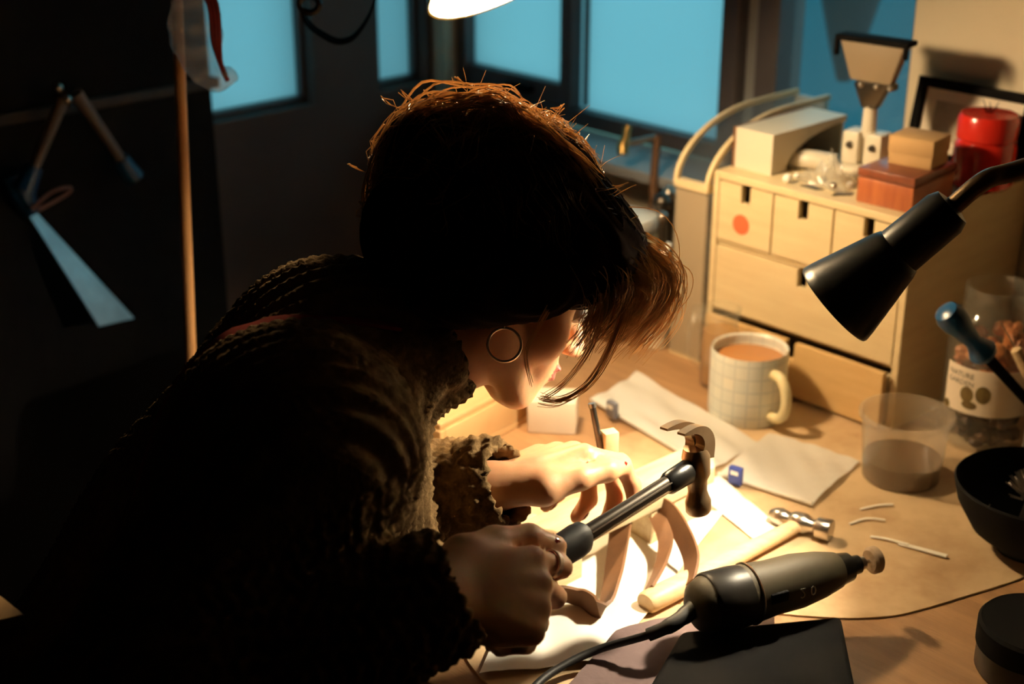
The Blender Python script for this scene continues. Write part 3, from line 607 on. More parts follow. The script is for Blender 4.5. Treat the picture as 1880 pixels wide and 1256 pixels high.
# rotary tool on its case
case = thing('tool_case', 'black soft tool case under the rotary tool', 'case', Vector((*(T(1400, 1230, 0).xy), TZ + .0)))
cp = [T(px, py, .026) for px, py in ((1250, 1160), (1545, 1132), (1585, 1330), (1150, 1330))]
part('case_body', MB().prism([(p.x, p.y) for p in cp], TZ + .014, TZ + .028), K['black_matte'], case, .006, world=True, seg=3)
part('case_base', MB().prism([(p.x * .97 + .03 * case.location.x, p.y * .97 + .03 * case.location.y) for p in cp], TZ + .0, TZ + .0145), K['black_rubber'], case, .003, world=True)
ra, rb = T(1290, 1112, .056), T(1560, 1040, .056)
dr = thing('rotary_tool', 'dark olive rotary tool with felt wheel lying on the black case', 'tool', Vector((*((ra + rb) / 2).xy, TZ + .029)))
DL = (rb - ra).length; DM = axis_frame(ra - dr.location, rb - dr.location)
db = part('tool_body', MB().lathe([(0, -.012), (.012, -.012), (.021, -.006), (.0255, .004), (.0268, .025), (.0262, .050), (.0245, DL * .45), (.0245, DL * .62), (.021, DL * .78), (.0165, DL * .90), (.0150, DL * .91), (0, DL * .91)], 40, DM, 1.0), K['drill'], dr)
part('end_cap', MB().lathe([(.0262, .004), (.0276, .006), (.0278, .030), (.0268, .040), (.0262, .040)], 40, DM), K['drill_dark'], db)
part('nose', MB().lathe([(.0152, DL * .90), (.0145, DL * .93), (.0130, DL * .99), (.0090, DL * 1.0), (.0085, DL * 1.06), (0, DL * 1.06)], 32, DM), K['black_gloss'], dr)
part('collet', MB().lathe([(.006, DL * 1.06), (.006, DL * 1.10), (.0018, DL * 1.11), (.0018, DL * 1.20), (0, DL * 1.20)], 20, DM), K['steel'], dr)
part('felt_wheel', MB().lathe([(0, DL * 1.14), (.010, DL * 1.14), (.0125, DL * 1.155), (.0125, DL * 1.19), (.010, DL * 1.205), (0, DL * 1.205)], 28, DM), K['felt'], dr)
view = (cam.location - dr.location); zd = (rb - ra).normalized()
def shell_text(s, size, along, ang, rad):
    up = (view - zd * view.dot(zd)).normalized(); sd = zd.cross(up)
    def fn(x, y, z):
        a = ang - y / rad; return (ra - dr.location) + zd * (along + x) + (up * math.cos(a) - sd * math.sin(a)) * (rad + z)
    return bent_text(s, size, fn)
for s_, al in (('2', DL * .56), ('0', DL * .63)): part('lettering', shell_text(s_, .013, al, R(-20), .0250), K['print_pale'], db, smooth=False, label='faint pale number')
part('switch', MB().box(-.005, .005, -.002, .002, -.009, .009, M=DM @ Matrix.Translation((-.0245, .006, .062)) @ Matrix.Rotation(R(90), 4, 'Z')), K['black_matte'], db, .0015)
part('vent', MB().tube([DM @ Vector((.0272 * math.cos(a), .0272 * math.sin(a), .046)) for a in [R(k * 8) for k in range(46)]], .0009, 5), K['steel'], db)
cpath = spline([ra - zd * .008, T(1235, 1146, .05), T(1190, 1166, .040), T(1100, 1192, .022), T(1035, 1222, .016), T(985, 1258, .014), T(930, 1330, .012), T(880, 1400, .010)], 6)
part('strain_relief', MB().tube(spline([ra - zd * .008, T(1235, 1146, .05), T(1190, 1166, .040)], 6), [.0078] * 4 + [.0068] * 4 + [.0058] * 5, 14), K['black_rubber'], dr, world=True)
part('cord', MB().tube(cpath, .0036, 10), K['black_rubber'], dr, world=True)
# bench pin
bp = thing('bench_pin', 'pale worn wooden bench pin with a drilled hole on white paper', 'bench pin', B(-.037, -.42, .003), RZ)
pinM = Matrix.Identity(4)
pp = [(-.026, -.125), (.024, -.125), (.026, .11), (.012, .125), (-.024, .125), (-.026, .04), (-.018, .03), (-.018, -.03), (-.026, -.04)]
pin = part('board', MB().prism(pp, .040, .058), K['pine'], bp, .0015)
part('hole', MB().lathe([(0, .0585), (.0042, .0585), (.0042, .0583), (0, .0583)], 16, Matrix.Translation((-.014, -.035, 0))), K['slot'], pin)  # flat dark disc painted in for the shade down the hole
part('support', MB().box(-.022, .022, .02, .10, 0, .040), K['pine'], bp, .001)
part('support', MB().box(-.022, .020, -.120, -.075, 0, .040), K['pine'], bp, .001)
# leather strips curling over the paper
def strip(pxz, w, label, side=(0, 0, 1), th=.003):
    path = spline([T(px, py, z) for px, py, z in pxz], 6); c = path[0].copy(); c.z = TZ + .006
    solo('leather_strip', MB().ribbon(path, w, th, side), K['leather'], label, 'leather strip', c, smooth=True)
strip([(1190, 925, .040), (1225, 940, .042), (1255, 985, .036), (1270, 1030, .026), (1262, 1075, .018)], .022, 'tan leather strip arching from bench pin to the paper', (.5, -.3, .8))
strip([(1205, 945, .036), (1222, 990, .028), (1212, 1040, .020), (1190, 1085, .016)], .016, 'narrow twisted leather strip under the arching strip', lambda t: Vector((.8, -.2, .2 + t)))
strip([(1140, 965, .034), (1132, 1020, .024), (1122, 1075, .020), (1105, 1118, .018), (1065, 1098, .018), (1020, 1092, .022), (985, 1130, .018), (960, 1180, .016)], .024, 'long leather strip curling beside the gripping hand', lambda t: Vector((.7 * (1 - t), -.5, .35 + t)))
# pale slivers standing for scratches in the mat
for i, (pxs, w_) in enumerate((([(1598, 985), (1630, 990), (1668, 1000)], .004), ([(1650, 998), (1690, 1008), (1738, 1021)], .006), ([(1580, 935), (1610, 928), (1640, 926)], .003), ([(1560, 962), (1590, 952), (1625, 955)], .003))):
    pth = spline([T(px, py, .0035 + .0006 * k) for k, (px, py) in enumerate(pxs)], 5); c = pth[0].copy(); c.z = TZ + .0025
    solo('mat_scratch', MB().ribbon(pth, w_, .0008, (.3, .9, 0)), K['paper'], ('short pale shaving joined end to end with a wider one on the mat', 'widest pale shaving lying on the mat near the black bowl', 'thin pale shaving on the mat below the plastic tub', 'thin pale shaving on the mat between tub and ball-peen hammer')[i], 'scratch', c, smooth=False)
# wooden items behind the hands
wbx = thing('wood_tray', 'honey-coloured wooden tray box behind the woman\'s chin', 'tray', B(-.43, -.36, 0), RZ + R(8))
part('floor_panel', MB().box(-.14, .13, -.10, .06, 0, .008), K['pine_dark'], wbx, .001)
for b in ((-.14, .13, -.10, -.092, .008, .045), (-.14, .13, .052, .06, .008, .045), (-.14, -.132, -.092, .052, .008, .045), (.122, .13, -.092, .052, .008, .045)): part('side_panel', MB().box(*b), K['pine_dark'], wbx, .0015)
part('lid', MB().box(-.137, .127, -.097, .057, .045, .052), K['pine_dark'], wbx, .0015)
part('groove', MB().box(-.02, .09, -.02, -.015, .0521, .0525), K['leather'], wbx)
solo('wood_plank', MB().box(-.17, .17, -.022, .022, 0, .016), K['pine'], 'pale planed plank in front of the wooden tray box', 'plank', B(-.265, -.497, .0005), .002, rz=RZ + R(8))
solo('pale_block', MB().box(-.028, .028, -.022, .022, 0, .04), K['label'], 'small pale block standing between tray box and zip bag', 'block', T(1015, 782, 0), .002, rz=RZ + R(40))
# things by the sill, half hidden behind the head
ta = thing('brass_valve', 'small brass valve on a bent steel arm before the window sill', 'valve', B(-.50, .145, 0), RZ)
def fr_(px, py, d): return P(px, py, d) - ta.location
inv = Matrix.Rotation(-RZ, 4, 'Z')
def L_(px, py, d): return inv @ fr_(px, py, d)
part('valve_body', MB().tube([L_(1143, 284, 2.09), L_(1143, 268, 2.09), L_(1150, 250, 2.09), L_(1152, 232, 2.09)], [.008, .009, .006, .006], 14), K['brass'], ta)
part('arm', MB().tube([L_(1143, 266, 2.09), L_(1205, 252, 2.09)], .0045, 10), K['steel'], ta)
part('post', MB().tube([L_(1207, 250, 2.09), L_(1200, 330, 2.09), (0, 0, .004)], [.006, .006, .007], 12), K['leather'], ta)
part('foot', MB().lathe([(0, 0), (.022, 0), (.022, .004), (.008, .010), (0, .010)], 20), K['dark_steel'], ta)
cb2 = thing('parts_box', 'pale yellowish parts box with white lid behind the hair', 'box', B(-.475, .065, 0), RZ + R(10))
part('box_body', MB().box(-.035, .035, -.03, .03, 0, .128), K['birch'], cb2, .002)
part('lid', MB().box(-.037, .037, -.032, .032, .124, .142), K['white'], cb2, .002)
for i, (px, py, d, r_, m) in enumerate(((1216, 398, 1.98, .008, 'steel'), (1215, 372, 2.02, .014, 'dark_steel'), (1228, 355, 2.05, .011, 'steel'))):
    p = P(px, py, d); base = Vector((p.x, p.y, TZ)); h_ = p.z - TZ
    o_ = thing('steel_dapping_punch', ('slim steel punch with round polished tip beside the parts box', 'thick dark steel punch with round tip beside the parts box', 'steel punch with round tip nearest the curved case')[i], 'punch', base)
    part('shank', MB().lathe([(0, 0), (r_ * .7, 0), (r_ * .7, h_ - r_ * .5), (0, h_ - r_ * .4)], 14), K['dark_steel'], o_)
    part('tip', MB().ball((0, 0, h_), r_, 16), K[m], o_)
bt = P(1212, 456, 1.90); base = Vector((bt.x, bt.y, TZ))
gt = thing('glue_tube', 'white capped tube standing behind the fringe', 'tube', base)
part('tube_body', MB().lathe([(0, 0), (.017, 0), (.018, .004), (.018, .085), (.006, .10), (0, .10)], 20), K['cream_plastic'], gt)
part('nozzle', MB().tube([(0, 0, .10), (0, 0, .118), (.012, -.002, .142)], [.006, .005, .004], 12), K['white'], gt)
bo = thing('amber_bottle', 'brown bottle with black cap standing behind the fringe', 'bottle', B(-.42, -.02, 0))
part('bottle_body', MB().lathe([(0, 0), (.022, 0), (.023, .003), (.023, .07), (.010, .085), (.009, .10), (0, .10)], 24), K['nutty'], bo)
part('cap', MB().lathe([(0, .10), (.011, .10), (.011, .115), (0, .115)], 16), K['black_matte'], bo)
# ================================================================== LAMPS
# bench lamp over the work: olive-gold shade, white inside, glowing bulb
la = Vector((.42, -.42, -.81)).normalized(); lc = P(930, -46, 1.47); LR = .086
lamp = thing('clamp_lamp', 'lit lamp with white-lined metal shade above the woman', 'lamp', lc)
LMx = axis_frame(Vector((0, 0, 0)), -la)      # Z runs from the rim up into the shade
shp = [(LR, 0), (LR * .97, .010), (LR * .80, .040), (LR * .52, .072), (.022, .085), (.020, .120)]
sh = part('shade', MB().lathe([(r, z) for r, z in shp] + [(0, .121)], 56, LMx), K['shade_out'], lamp)
part('shade_lining', MB().lathe([(LR - .0015, .0004), (LR * .97 - .002, .012), (LR * .80 - .002, .044), (LR * .52 - .002, .070), (.018, .083), (0, .083)], 56, LMx), K['shade_in'], sh, label='white enamel lining')
part('rim', MB().lathe([(LR - .0015, 0), (LR + .0008, -.0008), (LR + .0008, .0015), (LR - .0015, .0012)], 56, LMx), K['shade_out'], sh)
part('bulb', MB().lathe([(0, -.004), (.012, -.002), (.021, .006), (.024, .018), (.020, .034), (.013, .055), (.012, .080), (0, .080)], 24, LMx), K['bulb'], lamp)
sock = -la * .12
arm = spline([lc + sock, lc + sock + Vector((-.03, .02, .03)), V(-.19, 1.635, .72), V(-.50, 1.80, .95), B(-1.12, .09, 1.10)], 6)
part('arm', MB().tube(arm, .006, 10), K['black_gloss'], lamp, world=True)
part('bracket', MB().box(-1.124, -1.108, .06, .12, 1.06, 1.14, M=Matrix.Translation(OO) @ Matrix.Rotation(RZ, 4, 'Z')), K['black_matte'], lamp, .003, world=True)
# strap looped over the lamp arm
sd_ = 1.62
spth = spline([P(547, -150, sd_), P(548, -30, sd_), P(562, 36, sd_), P(600, 68, sd_), P(628, 76, sd_), P(655, 62, sd_), P(683, 15, sd_), P(697, -60, sd_), P(660, -140, sd_ + .01), P(600, -165, sd_ + .01), P(547, -150, sd_)], 6)
stp = thing('strap', 'black webbing strap looped over the lamp arm, hanging by the window', 'strap', P(628, 76, sd_))
part('webbing', MB().ribbon(spth, .012, .002, (0, .95, .3)), K['black_matte'], stp, world=True)
bk = P(568, 8, sd_ - .005)
part('buckle', MB().tube([bk + Vector((math.cos(a) * .011, 0, math.sin(a) * .009)) for a in [k * math.pi / 8 for k in range(17)]], .004, 8, caps=False), K['black_gloss'], stp, world=True)
# black gooseneck lamp lighting the hands
rc, ne = P(1531, 560, 1.30), P(1752, 377, 1.255)
gl = thing('desk_lamp', 'black gooseneck desk lamp with narrow cone shade, lighting the hands', 'lamp', B(.52, -.06, 0))
GL = (ne - rc).length; GM = Matrix.Translation(-gl.location) @ axis_frame(rc, ne)
s2 = part('shade', MB().lathe([(.0385, .0015), (.0415, 0), (.0420, .002), (.0405, .010), (.0260, GL * .50), (.0235, GL * .545), (.0225, GL * .55), (.0215, GL * .92), (.0180, GL * .985), (.010, GL), (0, GL)], 48, GM), K['black_gloss'], gl)
part('shade_lining', MB().lathe([(.0395, .0018), (.0390, .010), (.0240, GL * .50), (0, GL * .52)], 40, GM), K['shade_in'], s2)
part('bulb', MB().ball((0, 0, GL * .41), (.013, .013, .018), 16, GM), K['bulb_task'], gl)
gp = spline([ne - (ne - rc).normalized() * .004, ne + (ne - rc).normalized() * .03, P(1850, 318, 1.25), P(1960, 296, 1.25), P(2080, 350, 1.26), P(2170, 560, 1.29), B(.52, -.06, .05), B(.52, -.06, .012)], 7)
part('gooseneck', MB().tube(gp, .0085, 14), mat('lamp_neck', (.09, .055, .025), .35, .8), gl, world=True)
part('base', MB().lathe([(0, 0), (.07, 0), (.072, .004), (.068, .014), (.012, .018), (0, .018)], 40), K['black_gloss'], gl)
# ================================================================== THE DARK END OF THE ROOM
cup_ = thing('cupboard', 'dark wooden cupboard standing against the shadowed end wall', 'cupboard', B(-1.05, -.95, -TZ), RZ)
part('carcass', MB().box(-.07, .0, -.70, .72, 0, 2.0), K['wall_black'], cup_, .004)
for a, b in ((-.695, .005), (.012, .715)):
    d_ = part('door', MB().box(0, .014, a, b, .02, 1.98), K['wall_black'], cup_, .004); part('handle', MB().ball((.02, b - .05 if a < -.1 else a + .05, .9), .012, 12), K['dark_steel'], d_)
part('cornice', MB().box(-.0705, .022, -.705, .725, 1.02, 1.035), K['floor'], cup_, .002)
# hung tools
xF = -1.03
def F(px, py, x=xF):
    a, b = P(px, py, 1) , P(px, py, 2); fa, fb = (a - OO).dot(UX), (b - OO).dot(UX); d = 1 + (x - fa) / (fb - fa); return P(px, py, d)
scr = thing('scraper', 'broad steel blade with dark blue handle hanging on the cupboard', 'scraper', F(115, 480))
bl = [F(48, 372), F(66, 366), F(200, 575), F(122, 594)]
nrm = (UX * .874 + UY * .27 + Vector((0, 0, .41))).normalized()
cen = sum(bl, Vector()) / 4; bl = [p + nrm * (-(p - cen).dot(nrm)) + UX * .045 for p in bl]
part('blade', MB().add([tuple(p) for p in bl] + [tuple(p - nrm * .003) for p in bl], [(0, 1, 2, 3), (7, 6, 5, 4), (0, 4, 5, 1), (1, 5, 6, 2), (2, 6, 7, 3), (3, 7, 4, 0)]), mat('blade_steel', (.62, .66, .68), .42, 1., col2=(.45, .48, .5), scale=20), scr, 0, False, world=True)
h0 = (bl[0] + bl[1]) / 2; part('handle', MB().tube([h0 + (h0 - cen) * .0, h0 + Vector((-.012, 0, .03)), h0 + Vector((-.020, 0, .055))], [.012, .018, .016], 14), K['blue'], scr, world=True)
part('guard', MB().tube(spline([F(58, 385, -.99), F(95, 352, -.99), (F(128, 345, -.99)), F(120, 358, -.99), F(70, 386, -.99)], 5), .003, 8), mat('dull_pink_wire', (.22, .11, .09), .5, .3), scr, world=True)
pl = thing('tongs', 'open pair of tongs with wooden arms and dark blue grips hung on peg', 'tongs', F(118, 180))
tip_ = F(116, 170, -1.0)
for a, b in ((F(116, 180, -1.0), F(64, 306, -1.0)), (F(140, 172, -1.0), F(222, 292, -1.0))):
    part('arm', MB().tube([a, b], [.009, .007], 12), mat('tong_wood', (.16, .12, .10), .6), pl, world=True); e = b + (b - a).normalized() * .035
    part('grip', MB().tube([b, e], [.011, .015], 14), K['blue'], pl, world=True)
for px, py in ((106, 161), (122, 183)): part('rivet', MB().ball(F(px, py, -.995), .0075, 12), K['steel'], pl, world=True)
part('peg', MB().tube([F(116, 172, -1.04), F(116, 172, -.99)], .004, 8), K['dark_steel'], pl, world=True)
# pole stand with hanging bag
pt, pb_ = P(329, 100, 1.60), P(351, 655, 1.70)
dirp = (pb_ - pt).normalized(); foot = pt + dirp * ((pt.z - .02) / -dirp.z); ptop = pt - dirp * .12
pole = thing('pole_stand', 'slim upright tan wooden pole standing behind the woman', 'pole', Vector((foot.x, foot.y, 0)))
part('pole', MB().tube([ptop, foot], .0062, 14), K['pole'], pole, world=True)
part('hook', MB().tube([ptop + dirp * .03, ptop + dirp * .03 + Vector((.03, -.01, 0)), ptop + Vector((.035, -.012, .02))], .003, 8), K['dark_steel'], pole, world=True)
part('foot', MB().lathe([(0, 0), (.12, 0), (.12, .015), (.03, .025), (0, .025)], 32), K['black_matte'], pole)
hk = ptop + dirp * .03 + Vector((.02, -.008, 0))
bagc = P(360, 75, 1.58)
hb = thing('hanging_bag', 'clear plastic bag with red cords hanging from the wooden pole', 'bag', bagc)
fb_ = Field((-.06, -.05, -.09), (.06, .05, .09), .004)
fb_.ell((0, 0, .01), (.026, .016, .045), k=.01); fb_.cone((.0, 0, .05), (.0, 0, .075), .008, .012, k=.01); fb_.ell((.018, 0, -.04), (.022, .014, .014), k=.01)
bv, bf = fb_.mesh(); bv = bv + .004 * np.sin(bv[:, [1, 2, 0]] * 240) * np.array([1, 1, .5])
o_ = array_object('bag_film', bv, bf, K['bag_thin']); o_.parent = hb
for k in range(3):
    part('cord', MB().tube(spline([(.002 * k, 0, .075), (.018 + .004 * k, -.006, .04), (.020 + .003 * k, -.008, .0 - .01 * k), (.028 + .002 * k, -.006, -.03 - .006 * k)], 5), .0028, 7), K['redstring'], hb)
part('tie', MB().tube([(0, 0, .06), hk - bagc], .002, 6), K['redstring'], hb)
# pale corner of a board at the very left
oc = P(45, 1128, 1.05)
solo('offcut_board', MB().prism([(0, 0), (-.030, .030), (-.12, .02), (-.12, -.05)], -.010, 0), K['pine_dark'], 'pale board end resting on the shadowed side table', 'board', oc, .001, rz=0.)
tro = thing('side_table', 'dark pedestal side table beside the woman', 'table', Vector((oc.x - .42, oc.y - .02, 0)))
tzz = oc.z - .0105
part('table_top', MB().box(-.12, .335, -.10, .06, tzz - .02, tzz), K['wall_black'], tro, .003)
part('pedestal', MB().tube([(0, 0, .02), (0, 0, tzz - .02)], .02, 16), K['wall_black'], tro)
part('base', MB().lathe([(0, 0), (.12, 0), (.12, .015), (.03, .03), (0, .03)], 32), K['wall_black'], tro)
# ================================================================== CLAW HAMMER (held)
Gp, Hp = P(965, 1052, 1.13), P(1268, 862, 1.265)
Hd = (Hp - Gp).normalized(); HLn = (Hp - Gp).length
ch = thing('claw_hammer', 'claw hammer with black rubber grip held over the bench pin', 'hammer', Gp)
CM = frame((0, 0, 0), Hd, (-.10, 0, 1))           # X to the head, Z up
XM = CM @ Matrix(((0, 0, 1, 0), (0, 1, 0, 0), (-1, 0, 0, 0), (0, 0, 0, 1)))   # lathe Z along X
part('grip', MB().lathe([(0, -.062), (.011, -.062), (.0145, -.055), (.0145, -.03), (.0125, .0), (.0138, .03), (.0150, .058), (.0140, .066), (.0108, .070), (0, .070)], 28, XM, .80), K['black_rubber'], ch)
sf = part('shaft', MB().lathe([(0, .066), (.0082, .066), (.0078, .12), (.0080, HLn - .025), (.0088, HLn - .006), (0, HLn - .004)], 24, XM, .8), K['dark_steel'], ch)
part('groove', MB().tube([CM @ Vector((.072, -.0058, .0035)), CM @ Vector((HLn - .03, -.0058, .0035))], .0010, 6), K['steel'], sf)
part('groove', MB().tube([CM @ Vector((.072, -.0058, -.0035)), CM @ Vector((HLn - .03, -.0058, -.0035))], .0010, 6), K['warm_lit_steel'], sf)
part('collar', MB().lathe([(.0085, HLn - .034), (.0105, HLn - .030), (.0112, HLn - .006), (.0085, HLn - .002)], 24, XM, .85), K['black_gloss'], ch)
HH = CM @ Matrix.Translation((HLn + .008, 0, 0))
head = MB().lathe([(0, -.045), (.0105, -.045), (.0118, -.043), (.0120, -.034), (.0105, -.030), (.0088, -.024), (.0095, -.014), (.0125, -.008), (.0130, .010), (.0110, .018), (0, .020)], 28, HH, .92)
for sgn in (-1, 1):                                # two curved claws bending back over the handle
    cl = [Vector((.004, sgn * .0045, .008)), Vector((.007, sgn * .0055, .022)), Vector((.001, sgn * .0068, .034)), Vector((-.012, sgn * .0082, .042)), Vector((-.030, sgn * .0092, .045))]
    cl = spline(cl, 5); vs_, fs_ = [], []
    for i, p in enumerate(cl):
        t = (cl[min(i + 1, len(cl) - 1)] - cl[max(i - 1, 0)]).normalized(); n = Vector((0, 1, 0)).cross(t).normalized(); q = i / (len(cl) - 1)
        hw, hh = .0052 - .0012 * q, .0085 * (1 - q) + .0010
        vs_ += [tuple(p + Vector((0, a * hw, 0)) + n * b * hh) for a, b in ((-1, -1), (1, -1), (1, 1), (-1, 1))]
    for i in range(len(cl) - 1):
        for k in range(4): j = (k + 1) % 4; fs_.append((4 * i + k, 4 * i + j, 4 * i + 4 + j, 4 * i + 4 + k))
    head.add(vs_, fs_ + [(3, 2, 1, 0), tuple(range(4 * len(cl) - 4, 4 * len(cl)))], HH)
part('head', head, K['warm_lit_steel'], ch, label='worn steel head tinted with a warm reflection, two curved claws and a round face')
# ================================================================== THE WOMAN
SH_R, EL_R, WR_R = V(-.165, .985, .250), V(-.265, .835, .105), None
camv = (cam.location - Gp).normalized(); zR = (camv - Hd * camv.dot(Hd)).normalized(); tR = zR.cross(Hd)
xR = (Hd * .88 - tR * .475).normalized(); yR = zR.cross(xR); WR_R = Gp - xR * .078 + zR * .027 - yR * .020 - Hd * .018; faR = (WR_R - EL_R).normalized()
SH_L, EL_L, WR_L = V(-.205, 1.265, .170), V(-.175, 1.21, .070), P(900, 893, 1.285); faL = (WR_L - EL_L).normalized()
PEL, CHEST, NECK = V(-.40, 1.00, -.17), V(-.215, 1.09, .090), V(-.135, 1.135, .262)
FWD = Vector((.90, .43, 0)); LFT = Vector((-.43, .90, 0))
hf = Vector((.828, .194, -.526)).normalized(); hu = Vector((.423, .402, .812)); hu = (hu - hf * hu.dot(hf)).normalized(); hl = hu.cross(hf)
HS = .82; HC = P(926, 588, 1.20) - (hf * -.006 + hl * -.080 + hu * -.036) * HS
HM4 = Matrix((hf, hl, hu)).transposed().to_4x4(); HM4.translation = HC; HM4 = HM4 @ Matrix.Scale(HS, 4)
HROT = [list(r) for r in Matrix((hf, hl, hu)).transposed()]
def hp(x, y, z): return HM4 @ Vector((x, y, z))
woman = thing('person', 'woman in a brown ribbed sweater bending over the workbench, holding a hammer', 'person', Vector((PEL.x, PEL.y, 0)))
bodyF = Field((-.62, .72, -.02 + .0), (.30, 1.48, TZ + .56), .0032)
def limb(f, pts, rad, k=.012):
    for i in range(len(pts) - 1): f.cone(pts[i], pts[i + 1], rad[i], rad[i + 1], k)
def hand_frame(x, z):
    return basis(x, z)
def build_hand(f, w, xdir, zdir, side, curls, thumb, spread=0.):
    """w wrist; x to the fingers, z the back of the hand; side +1 right hand (thumb at +y), -1 left hand"""
    Rm = hand_frame(xdir, zdir); L = lambda x, y, z: w + Rm @ Vector((x, y * side, z))
    nails, joints = [], {}
    ky = (.030, .0105, -.009, -.027); kx = (.083, .086, .081, .073); ln = ((.040, .025, .020), (.044, .028, .021), (.041, .026, .021), (.032, .020, .018)); rr = (.0088, .0090, .0086, .0076)
    f.ell(L(.045, .002, -.004), (.046, .038, .0145), [list(r) for r in Rm], k=.012)
    for i in range(4):
        k0 = L(.014, ky[i] * .55, 0); k1 = L(kx[i], ky[i], .001); f.cone(k0, k1, .0125, .0102, .010)
        a, p = 0., k1; pts = [k1]
        for j in range(3):
            a += R(curls[i][j]); dv = Rm @ Vector((math.cos(a), side * math.sin(R(spread * (1.5 - i))), -math.sin(a))).normalized(); q = p + dv * ln[i][j]
            f.cone(p, q, rr[i] * (1.02, .96, .90)[j], rr[i] * (.96, .88, .74)[j], .0035); p = q; pts.append(q)
        up = Rm @ Vector((math.sin(a), 0, math.cos(a))); nails.append((pts[2].lerp(pts[3], .68), dv, up, rr[i])); joints[i] = pts
    tp = [L(*t) for t in thumb]
    f.cone(L(.012, .016, -.004), tp[0], .016, .0155, .012); rt = (.0150, .0105, .0098, .0078)
    for j in range(len(tp) - 1): f.cone(tp[j], tp[j + 1], rt[j], rt[j + 1], .006)
    dv = (tp[-1] - tp[-2]).normalized(); up = Rm @ Vector((.1, .5 * side, .85)); up = (up - dv * up.dot(dv)).normalized(); nails.append((tp[-2].lerp(tp[-1], .75), dv, up, .0090)); joints[4] = tp
    return nails, joints, Rm
# right hand: closed round the hammer grip
nR, jR, RmR = build_hand(bodyF, WR_R, xR, zR, 1, ((24, 98, 62), (42, 98, 60), (58, 95, 60), (66, 92, 60)), ((.030, .034, -.010), (.060, .048, -.012), (.092, .052, -.012), (.118, .047, -.014)))
# left hand: fingers bent under, thumb pressing from above
xL = (P(1085, 812, 1.345) - WR_L).normalized(); zL = Vector((-.40, .10, .90))
nL, jL, RmL = build_hand(bodyF, WR_L, xL, zL, -1, ((30, 45, 30), (38, 58, 40), (44, 62, 45), (50, 65, 45)), ((.030, .036, -.010), (.062, .046, -.012), (.092, .046, -.016), (.116, .038, -.022)), 2)
# arms, trunk, neck, legs
limb(bodyF, (SH_R, EL_R, WR_R - xR * .004), (.046, .036, .0235)); limb(bodyF, (SH_L, EL_L, WR_L - xL * .004), (.046, .036, .0235))
bodyF.cone(PEL, CHEST, .115, .12, .03).cone(CHEST, NECK, .115, .075, .03).cone(SH_R, SH_L, .05, .05, .03)
bodyF.cone(NECK, hp(-.022, 0, -.045), .054, .050, .015).cone(hp(-.01, 0, -.075), NECK + FWD * .03, .040, .05, .02)
KN = [PEL + LFT * s * .10 + FWD * .42 + Vector((0, 0, -.03)) for s in (-1, 1)]; AN = [k + FWD * .05 + Vector((0, 0, -(k.z - .10))) for k in KN]
for k_, a_k in zip(KN, AN):
    bodyF.cone(PEL + Vector((0, 0, -.02)), k_, .10, .062, .03).cone(k_, a_k, .058, .042, .02).cone(a_k, a_k + FWD * .14 + Vector((0, 0, -.05)), .04, .03, .02)
# head
def he(c, r, k=.010, cut=False): bodyF.ell(hp(*c), [q * HS for q in r], HROT, k, cut)
def hcn(a, b, ra, rb, k=.010): bodyF.cone(hp(*a), hp(*b), ra * HS, rb * HS, k)
he((-.012, 0, .045), (.098, .076, .085)); he((.035, 0, .008), (.056, .060, .085), .02)
for s in (-1, 1):
    hcn((.000, s * .050, -.040), (.062, s * .016, -.092), .022, .017, .014); he((.055, s * .034, -.030), (.030, .028, .030), .014)
he((.074, 0, -.094), (.018, .020, .016), .012); he((.078, 0, -.055), (.022, .028, .032), .014)
for s in (-1, 1): he((.104, s * .031, .010), (.018, .016, .012), .008, True); hcn((.088, s * .012, .030), (.078, s * .044, .030), .008, .006, .010)
hcn((.090, 0, .018), (.113, 0, -.022), .0075, .0110, .010); 
for s in (-1, 1): he((.103, s * .0105, -.027), (.010, .0075, .0075), .005)
he((.099, 0, -.0515), (.0065, .021, .0050), .004); he((.097, 0, -.0625), (.0070, .019, .0055), .004); he((.108, 0, -.057), (.008, .024, .0012), .003, True)
for s in (-1, 1): he((-.010, s * .078, -.004), (.019, .0075, .031), .005); he((-.004, s * .086, .0), (.010, .006, .016), .004, True)
bv, bf = bodyF.mesh()
skin = array_object('body', bv, bf, K['skin'], woman); skin['label'] = 'bare face, neck and hands with warm skin'
# lips as a second material on the same skin
skin.data.materials.append(K['lip']); inv4 = np.array(HM4.inverted()); fc = bv[bf].mean(1); loc = fc @ inv4[:3, :3].T + inv4[:3, 3]
mi = ((np.abs(loc[:, 1]) < .022) & (loc[:, 2] < -.046) & (loc[:, 2] > -.0685) & (loc[:, 0] > .094)).astype(np.int32); skin.data.polygons.foreach_set('material_index', mi)
for s in (-1, 1):
    part('eye', MB().ball(hp(.083, s * .031, .010), .0125 * HS, 20), K['eye'], woman, world=True)
    el = MB()
    for k in range(9):
        t = (k - 4) / 4; a = hp(.093 - .004 * t * t, s * .031 + .012 * t, .014); b = hp(.103, s * .031 + .015 * t, .010 - .004); el.tube([a, b], .0006, 4, caps=False)
    part('eyelashes', el, K['hair'], woman, world=True)
def nail_mesh(n, sc=1.):
    c, d, u, r_ = n; return MB().ball(c + u * r_ * .62, (r_ * .82 * sc, r_ * .62 * sc, r_ * .24), 12), frame(c + u * r_ * .66, d, u)
for nn in nR + nL:
    c, d, u, r_ = nn; part('fingernail', MB().ball((0, 0, 0), (r_ * .85, r_ * .66, r_ * .30), 12, frame(c + u * r_ * .60, d, u)), K['nail'], woman, world=True)
